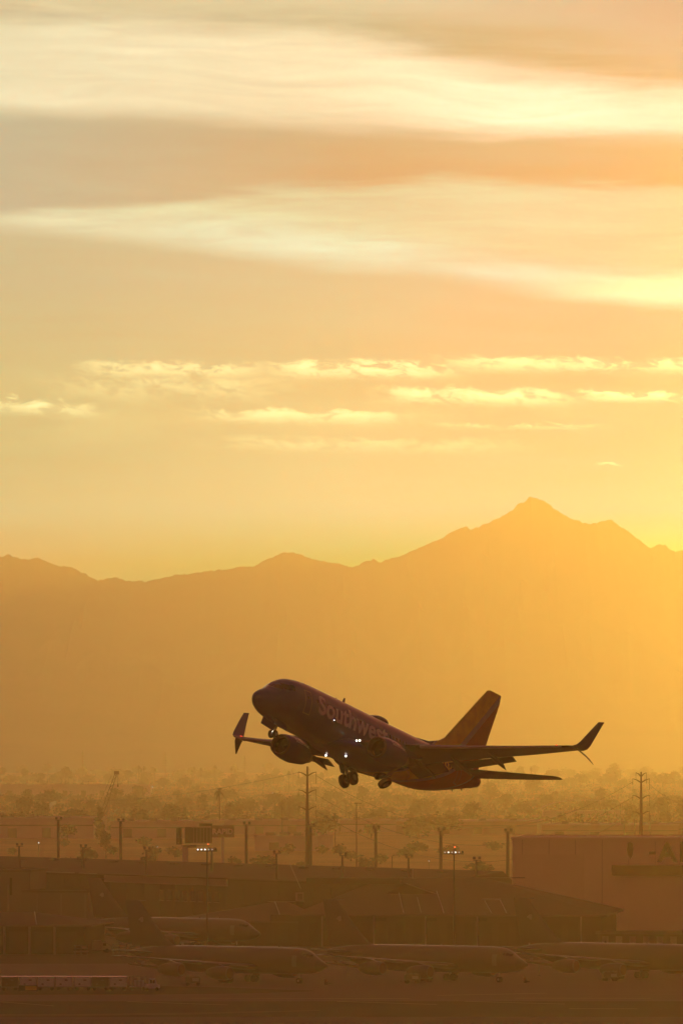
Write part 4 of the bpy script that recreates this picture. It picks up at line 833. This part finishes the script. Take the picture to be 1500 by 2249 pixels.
# ------------------------------------------------------------------ crane
d = 3600; t = thing('crane', (gx(217, d), d, 0), 0, 'lattice boom crane leaning right above the trees at the left', 'crane'); cm = bmat('crane_steel', (.075,.045,.03), .6)
foot = Vector((0,0,3.5)); tip = at(255,1699,d)-Vector((gx(217,d), d, 0)); dr = tip-foot
m = MB()
for sx in (-.8,.8):
    for sy in (-.6,.6): m.tube([foot+Vector((sx*.6,sy,0)), foot+dr*.5+Vector((sx,sy,0)), tip+Vector((sx*.5,sy*.5,0))], .16, 5)
for k in range(14):
    p = foot+dr*(k/14); q = foot+dr*((k+1)/14); s = 1 if k % 2 else -1
    m.tube([p+Vector((.8*s,-.6,0)), q+Vector((-.8*s,-.6,0))], .11, 5); m.tube([p+Vector((.8*s,.6,0)), q+Vector((-.8*s,.6,0))], .11, 5)
m.build('boom', cm, t); MB().box(tip+Vector((.2,0,.2)),(2.2,1.4,1.4)).build('boom_head', cm, t)
MB().tube([tip+Vector((.8,0,0)), tip+Vector((.8,0,-5))], .1, 5).box(tip+Vector((.8,0,-5.5)),(.7,.5,1.1)).build('hook_block', cm, t)
MB().box((-.5,0,2.2),(6,3,2.6)).box((-3,0,4.0),(2.2,2.6,1.4)).build('cab', cm, t); MB().box((-.3,-1.2,.6),(7,.8,1.2)).box((-.3,1.2,.6),(7,.8,1.2)).build('crawler_track', dk, t)
MB().tube([(-3,0,4.5), tip*.92+Vector((-1.5,0,1))], .07, 5).build('pendant', cm, t)
# street lights, and one golden glint built as a dim glowing lamp
for px, y, dd, w, lb in ((85,1852,2300,0,'bright white lamp on a low post at the left below the warehouse'),(346,1861,2300,1,'small golden glint built as a lamp right of a short floodlight post'),(335,1729,6000,0,'tiny lit lamp far off right of the crane, left one'),(357,1730,6000,1,'tiny lit lamp far off right of the crane, right one'),(599,1742,4500,1,'tiny lit lamp among the trees under the starboard engine'),(942,1892,2100,1,'tiny gold lamp right of centre above the long hall roof')):
    t = thing('street_light', (gx(px, dd), dd, 0), 0, lb, 'street light', 'small lit street lights'); z = H-(y-HY)*dd/F
    MB().tube([(0,0,0),(0,0,z)], .07, 6).build('post', steel, t); MB().box((0,0,z+.2),(.8,.5,.15)).build('hood', steel, t)
    MB().lathe([(-.1,.1),(0,.17 if dd < 3000 else .34),(.1,.1)], (0,-.1,z), 10, 'Y').build('bulb', lampon if not w else lampdim, t)
# ------------------------------------------------------------------ service vehicles and equipment between the jets and the halls
def truck(px, y, rz, col, label, van=True):
    d = dist(y); t = thing('service_truck', (gx(px, d), d, .03), R(rz), label, 'truck', 'service trucks by the halls')
    m = mat('truck_'+col, {'white': (.55,.5,.45), 'tan': (.28,.2,.14)}[col], .5)
    MB().loft([[(-2.6,-1,.5),(-2.6,1,.5),(-2.6,1,2.3 if van else 1.1),(-2.6,-1,2.3 if van else 1.1)],[(.9,-1,.5),(.9,1,.5),(.9,1,2.3 if van else 1.1),(.9,-1,2.3 if van else 1.1)]]).build('body', m, t)
    MB().loft([[(.95,-.95,.5),(.95,.95,.5),(.95,.9,1.95),(.95,-.9,1.95)],[(1.7,-.95,.5),(1.7,.95,.5),(1.6,.9,1.9),(1.6,-.9,1.9)],[(2.7,-.9,.5),(2.7,.9,.5),(2.6,.85,1.1),(2.6,-.85,1.1)]]).build('cab', m, t)
    MB().box((1.35,-.95,1.5),(.6,.05,.45)).build('side_window', M_WIN, t)
    cart_wheels(t, (-1.7,1.8), (-.85,.85), .42)
truck(372, 2082, 4, 'white', 'white van standing between the two left tankers')
truck(405, 2079, -6, 'white', 'white pickup truck right of the white van between the two left tankers', False)
truck(1390, 2074, 2, 'white', 'white van at the foot of the big hangar behind the right tanker')
truck(1452, 2073, 178, 'tan', 'tan pickup truck at the foot of the big hangar near the right edge', False)
truck(212, 2094, 10, 'tan', 'tan van among equipment right of the hip roofed workshop')
for px, y, lb in ((150,2097,'equipment rack with pipes nearest the hip roofed workshop'),(178,2099,'equipment rack with pipes, second from the workshop'),(262,2096,'equipment rack with pipes by the tan van'),(296,2098,'equipment rack with pipes under the farthest tanker tail')):
    d = dist(y); t = thing('equipment_rack', (gx(px, d), d, .03), R(px % 30-15), lb, 'rack', 'equipment racks beside the workshop')
    m = MB()
    for x in (-1.1,0,1.1):
        for yy in (-.5,.5): m.tube([(x,yy,0),(x,yy,1.7)], .05, 6)
    for z in (.5,1.1,1.7): m.box((0,0,z),(2.4,1.1,.07))
    m.build('frame', cst, t)
    for k in range(3): MB().tube([(-1.3,-.4+.35*k,.62+.5*(k % 2)),(1.3,-.4+.35*k,.68+.5*(k % 2))], .13, 8).build('pipe', M_TRIM, t)
    MB().box((.5,0,1.35),(.9,.7,.4)).build('crate', M_PALEW, t)
# small puff of steam over the trees at the left
pv = bpy.data.materials.new('steam'); pv.use_nodes = True; pv.node_tree.nodes.clear()
v_ = pv.node_tree.nodes.new('ShaderNodeVolumePrincipled'); v_.inputs['Density'].default_value = .22; v_.inputs['Color'].default_value = (1, .95, .85, 1); v_.inputs['Anisotropy'].default_value = .6
o_ = pv.node_tree.nodes.new('ShaderNodeOutputMaterial'); pv.node_tree.links.new(v_.outputs[0], o_.inputs['Volume'])
c0 = at(115, 1768, 4400); mb = MB()
rng = random.Random(2); prof = [(-2.3,.25),(-1.6,.7),(-.7,1.3),(.2,1.9),(1.0,1.9),(1.8,1.2),(2.2,.4)]
rings = []
for k, (z, r) in enumerate(prof): rings.append([c0+Vector(((r*(1+.3*noise.noise(Vector((cos(a)*1.5, sin(a)*1.5, z)))))*cos(a)+z*.7, r*sin(a), z)) for a in [2*pi*j/18 for j in range(18)]])
tag(mb.loft(rings).build('steam', pv), kind='stuff')
# ------------------------------------------------------------------ trees
bark = bmat('bark', (.06,.04,.028)); LEAF = [mat('foliage_%s' % n, c, .8, 0, .35, .5) for n, c in (('olive', (.060,.055,.022)), ('dark', (.040,.042,.018)), ('dusty', (.085,.07,.032)))]
def leaf_quad(mb, p, s, rnd):
    a = Vector((rnd.gauss(0,1), rnd.gauss(0,1), rnd.gauss(0,1))).normalized(); b = a.orthogonal().normalized(); c = a.cross(b)
    mb.add([p-b*s-c*s*.5, p+b*s-c*s*.6, p+b*s*.7+c*s*.6, p-b*s*.8+c*s*.5], [(0,1,2,3)])
def make_tree(kind, seed, leaf):
    rnd = random.Random(seed); t = thing('tree', (0,0,0), 0, 'x', 'tree')
    tr = MB(); cr = MB()
    if kind == 'palm':
        h = 11+rnd.random()*3; tr.tube([(0,0,0),(.15,0,h*.5),(.1,.1,h)], [.28,.2,.17], 7)
        for k in range(26):
            a = rnd.random()*2*pi; el0 = rnd.uniform(-.9, 1.2); L = rnd.uniform(1.6, 2.4); p = Vector((.1,.1,h)); dr = Vector((cos(a)*cos(el0), sin(a)*cos(el0), sin(el0))); sd_ = Vector((-sin(a), cos(a), 0))
            pts = [p+dr*L*q+Vector((0,0,-1.1*q*q)) for q in (0,.35,.7,1)]
            for i in range(3): cr.add([pts[i]-sd_*.28, pts[i]+sd_*.28, pts[i+1]+sd_*(.26 if i < 2 else .04), pts[i+1]-sd_*(.26 if i < 2 else .04)], [(0,1,2,3)])
    else:
        H0 = {'round': 8.5, 'tall': 13, 'bush': 4.0, 'cypress': 11}[kind]; W0 = {'round': 5.2, 'tall': 3.8, 'bush': 3.6, 'cypress': 1.9}[kind]
        tr.tube([(0,0,0),(.1,0,H0*.35),(.3,.1,H0*.7)], [.30,.22,.08], 7)
        blobs = []
        nb = {'round': 13, 'tall': 13, 'bush': 7, 'cypress': 8}[kind]
        for k in range(nb):
            a = rnd.random()*2*pi; q = rnd.random()**.6
            z = H0*(.42+.5*rnd.random()) if kind != 'cypress' else H0*(.15+.8*k/nb)
            wz_ = W0*(1-.75*max(0, (z/H0-.45)/.55)**1.6) if kind != 'cypress' else W0*(1-.85*z/H0)
            c = Vector((cos(a)*q*wz_*.72, sin(a)*q*wz_*.72, z)); blobs.append((c, rnd.uniform(.28,.5)*W0 if kind != 'cypress' else wz_*.8))
            if kind in ('round','tall'): tr.tube([(.1,0,H0*.35), c*.6+Vector((0,0,H0*.2)), c], [.14,.09,.03], 5)
        for c, r in blobs:
            for _ in range(46):
                v = Vector((rnd.gauss(0,1), rnd.gauss(0,1), rnd.gauss(0,1)*.75)).normalized()*r*rnd.uniform(.55, 1.12); p = c+v
                if p.z > .3: leaf_quad(cr, p, rnd.uniform(.28,.62), rnd)
    tr.build('trunk', bark, t); cr.build('crown', leaf, t, fix=False)
    return t
PROTO = {}
for kind, n in (('round', 5), ('tall', 4), ('bush', 3), ('cypress', 2), ('palm', 3)):
    PROTO[kind] = [make_tree(kind, 11*i+hash(kind) % 7 if 0 else 11*i+len(kind), LEAF[i % 3]) for i in range(n)]
bpy.context.view_layer.update(); USED = set()
def plant(kind, px, d, s, label, group, name='tree', cat='tree', rnd=random):
    p = rnd.choice(PROTO[kind]); o = p if p.name not in USED else copy_tree(p); USED.add(p.name)
    if o is p: pass
    o.location = (gx(px, d), d, -.05); o.rotation_euler.z = rnd.random()*6.28; wd_ = 1.0 if kind in ('palm', 'cypress') or not group else rnd.uniform(1.1, 1.9); o.scale = (s*wd_*rnd.uniform(.9,1.15), s*wd_, s); o['label'] = label; o['category'] = cat
    if name != 'tree' and o.name.startswith('tree'): o.name = name
    if group: o['group'] = group
    return o
rt = random.Random(5)
# trees one can single out
solo = [('round',55,4300,1.25,'broad dark tree mass at the left edge above the long pale warehouse'),('round',92,4100,1.15,'dark rounded tree right of the one at the left edge, above the warehouse'),('round',150,3700,.8,'small dark tree behind the warehouse roof, left of the crane'),('cypress',219,3300,1.35,'tall narrow dark tree at the crane foot'),
        ('tall',233,2750,.75,'reddish upright tree between the two left warehouses'),('round',142,2350,.62,'round bush beside the leftmost tall pole'),('round',322,2300,.78,'round pale bush between the tall pole and the billboard'),('cypress',405,3700,1.05,'slim pointed tree directly above the billboard'),
        ('round',1455,4200,1.3,'rounded tree at the right edge above the hangar'),('round',1385,3900,1.1,'dark rounded tree just left of the right transmission tower'),('round',1460,3700,.95,'dark rounded tree right of the right transmission tower'),('round',1350,8000,1.9,'large pale tree on the horizon left of the right tower'),
        ('round',305,3800,1.0,'bushy tree right of the crane'),('round',370,3900,1.05,'bushy dark tree left above the billboard'),('round',628,4300,1.1,'rounded tree left of the left transmission tower'),('tall',497,3600,.6,'small leafy tree right of the billboard top'),
        ('round',1003,6500,1.6,'hazy tree under the airliner tail cone'),('round',1170,6300,1.5,'hazy tree under the airliner tailplane'),('bush',718,2600,.9,'low bush right of the left tower in front of the pale wall'),('bush',590,2500,.9,'low bush right of the tall pole beside the RAPID sign'),
        ('tall',55,8000,1.3,'upright pale tree on the horizon near the left edge'),('bush',230,3000,1.0,'spreading low bush at the gap between the left warehouses'),('palm',470,3500,1.35,'first of two palms above the RAPID sign'),('palm',483,3500,1.35,'second of two palms above the RAPID sign'),
        ('palm',634,6500,1.25,'small palm on the horizon left of the left tower'),('palm',650,6500,1.25,'small palm on the horizon beside the left tower'),('palm',620,3500,1.0,'dim palm among trees left of the left tower'),('palm',568,3300,.9,'dim palm above the pale warehouse left of centre'),
        ('palm',716,3000,.9,'palm behind the pale wall right of the left tower'),('palm',735,3000,.9,'palm just right of another behind the pale wall'),('palm',578,6500,1.15,'lone small palm on the horizon above centre left'),('round',800,2350,.6,'round hazy bush behind the short floodlight post right of centre')]
for k, px, d, s, lb in solo: plant(k, px, d, s, lb, None, 'palm_tree' if k == 'palm' else ('bush' if k == 'bush' else 'tree'), 'palm' if k == 'palm' else ('bush' if k == 'bush' else 'tree'), rt)
GL = {'far': ('hazy tree in the farthest row, low against the foot of the mountains', 'trees in the farthest row'), 'mid': ('hazy tree in the wooded belt between the warehouses and the farthest row', 'trees in the wooded belt'), 'near': ('low bush on the orange field between the long hall and the warehouses', 'bushes on the field')}
for k in range(112):
    px = -30+1560*(k+rt.random())/112; d = rt.uniform(7200, 10200); kd = rt.choice(['round','round','tall','round','bush']); plant(kd, px, d, rt.uniform(.85, 1.55)*(1.25 if kd == 'bush' else 1), GL['far'][0], GL['far'][1], rnd=rt)
for k in range(13):
    px = rt.choice([rt.uniform(290, 520), rt.uniform(300,460), rt.uniform(640, 1500)]); plant('palm', px, 7800, rt.uniform(1.1, 1.45), 'tiny palm standing up out of the farthest tree row', 'palms on the horizon', 'palm_tree', 'palm', rt)
for k in range(120):
    px = -30+1560*(k*.618 % 1); d = 3300*(6800/3300)**rt.random(); kd = rt.choice(['round','round','tall','bush','round']); plant(kd, px, d, rt.uniform(.6, 1.15)*(.8 if px > 1000 else 1), GL['mid'][0], GL['mid'][1], rnd=rt)
for k in range(26):
    px = -10+1120*(k+rt.random())/26; plant('bush', px, rt.uniform(2300, 3100), rt.uniform(.5, .95), GL['near'][0], GL['near'][1], 'bush', 'bush', rt)
for ps in PROTO.values():
    for p in ps:
        if p.name not in USED and 'label' in p and p['label'] == 'x':
            for c in kids(p): bpy.data.objects.remove(c)
            bpy.data.objects.remove(p)
# the belt of low growth and roofs nobody could count, from the warehouses to the horizon
rb = random.Random(3); m = MB()
for k in range(4600):
    d = 3600*(10400/3600)**rb.random(); x = gx(rb.uniform(-60, 1560), d); w = rb.uniform(2, 6); h = rb.uniform(.8, 3.4)*(1 if noise.noise(Vector((x/90, d/500, 0))) > -.1 else .4)
    for _ in range(9): leaf_quad(m, Vector((x+rb.uniform(-w, w), d+rb.uniform(-w, w), rb.uniform(.1, h))), rb.uniform(.5, 1.2), rb)
tag(m.build('ground_cover', mat('dry_scrub', (.12,.085,.045), .9, 0, .3, .2), fix=False), kind='stuff')
# ------------------------------------------------------------------ haze (built last so it can enclose everything)
def haze():
    mb = MB().box((0, 7600, 252.5), (9000, 16200, 507))
    m = bpy.data.materials.new('haze'); m.use_nodes = True; nt = m.node_tree; nt.nodes.clear()
    v = nt.nodes.new('ShaderNodeVolumePrincipled'); v.inputs['Density'].default_value = SIGMA
    v.inputs['Color'].default_value = (*HAZE_COL, 1); v.inputs['Absorption Color'].default_value = (1, 1, 1, 1); v.inputs['Anisotropy'].default_value = ANISO
    o = nt.nodes.new('ShaderNodeOutputMaterial'); nt.links.new(v.outputs[0], o.inputs['Volume'])
    h = mb.build('haze', m); tag(h, kind='stuff')
haze()
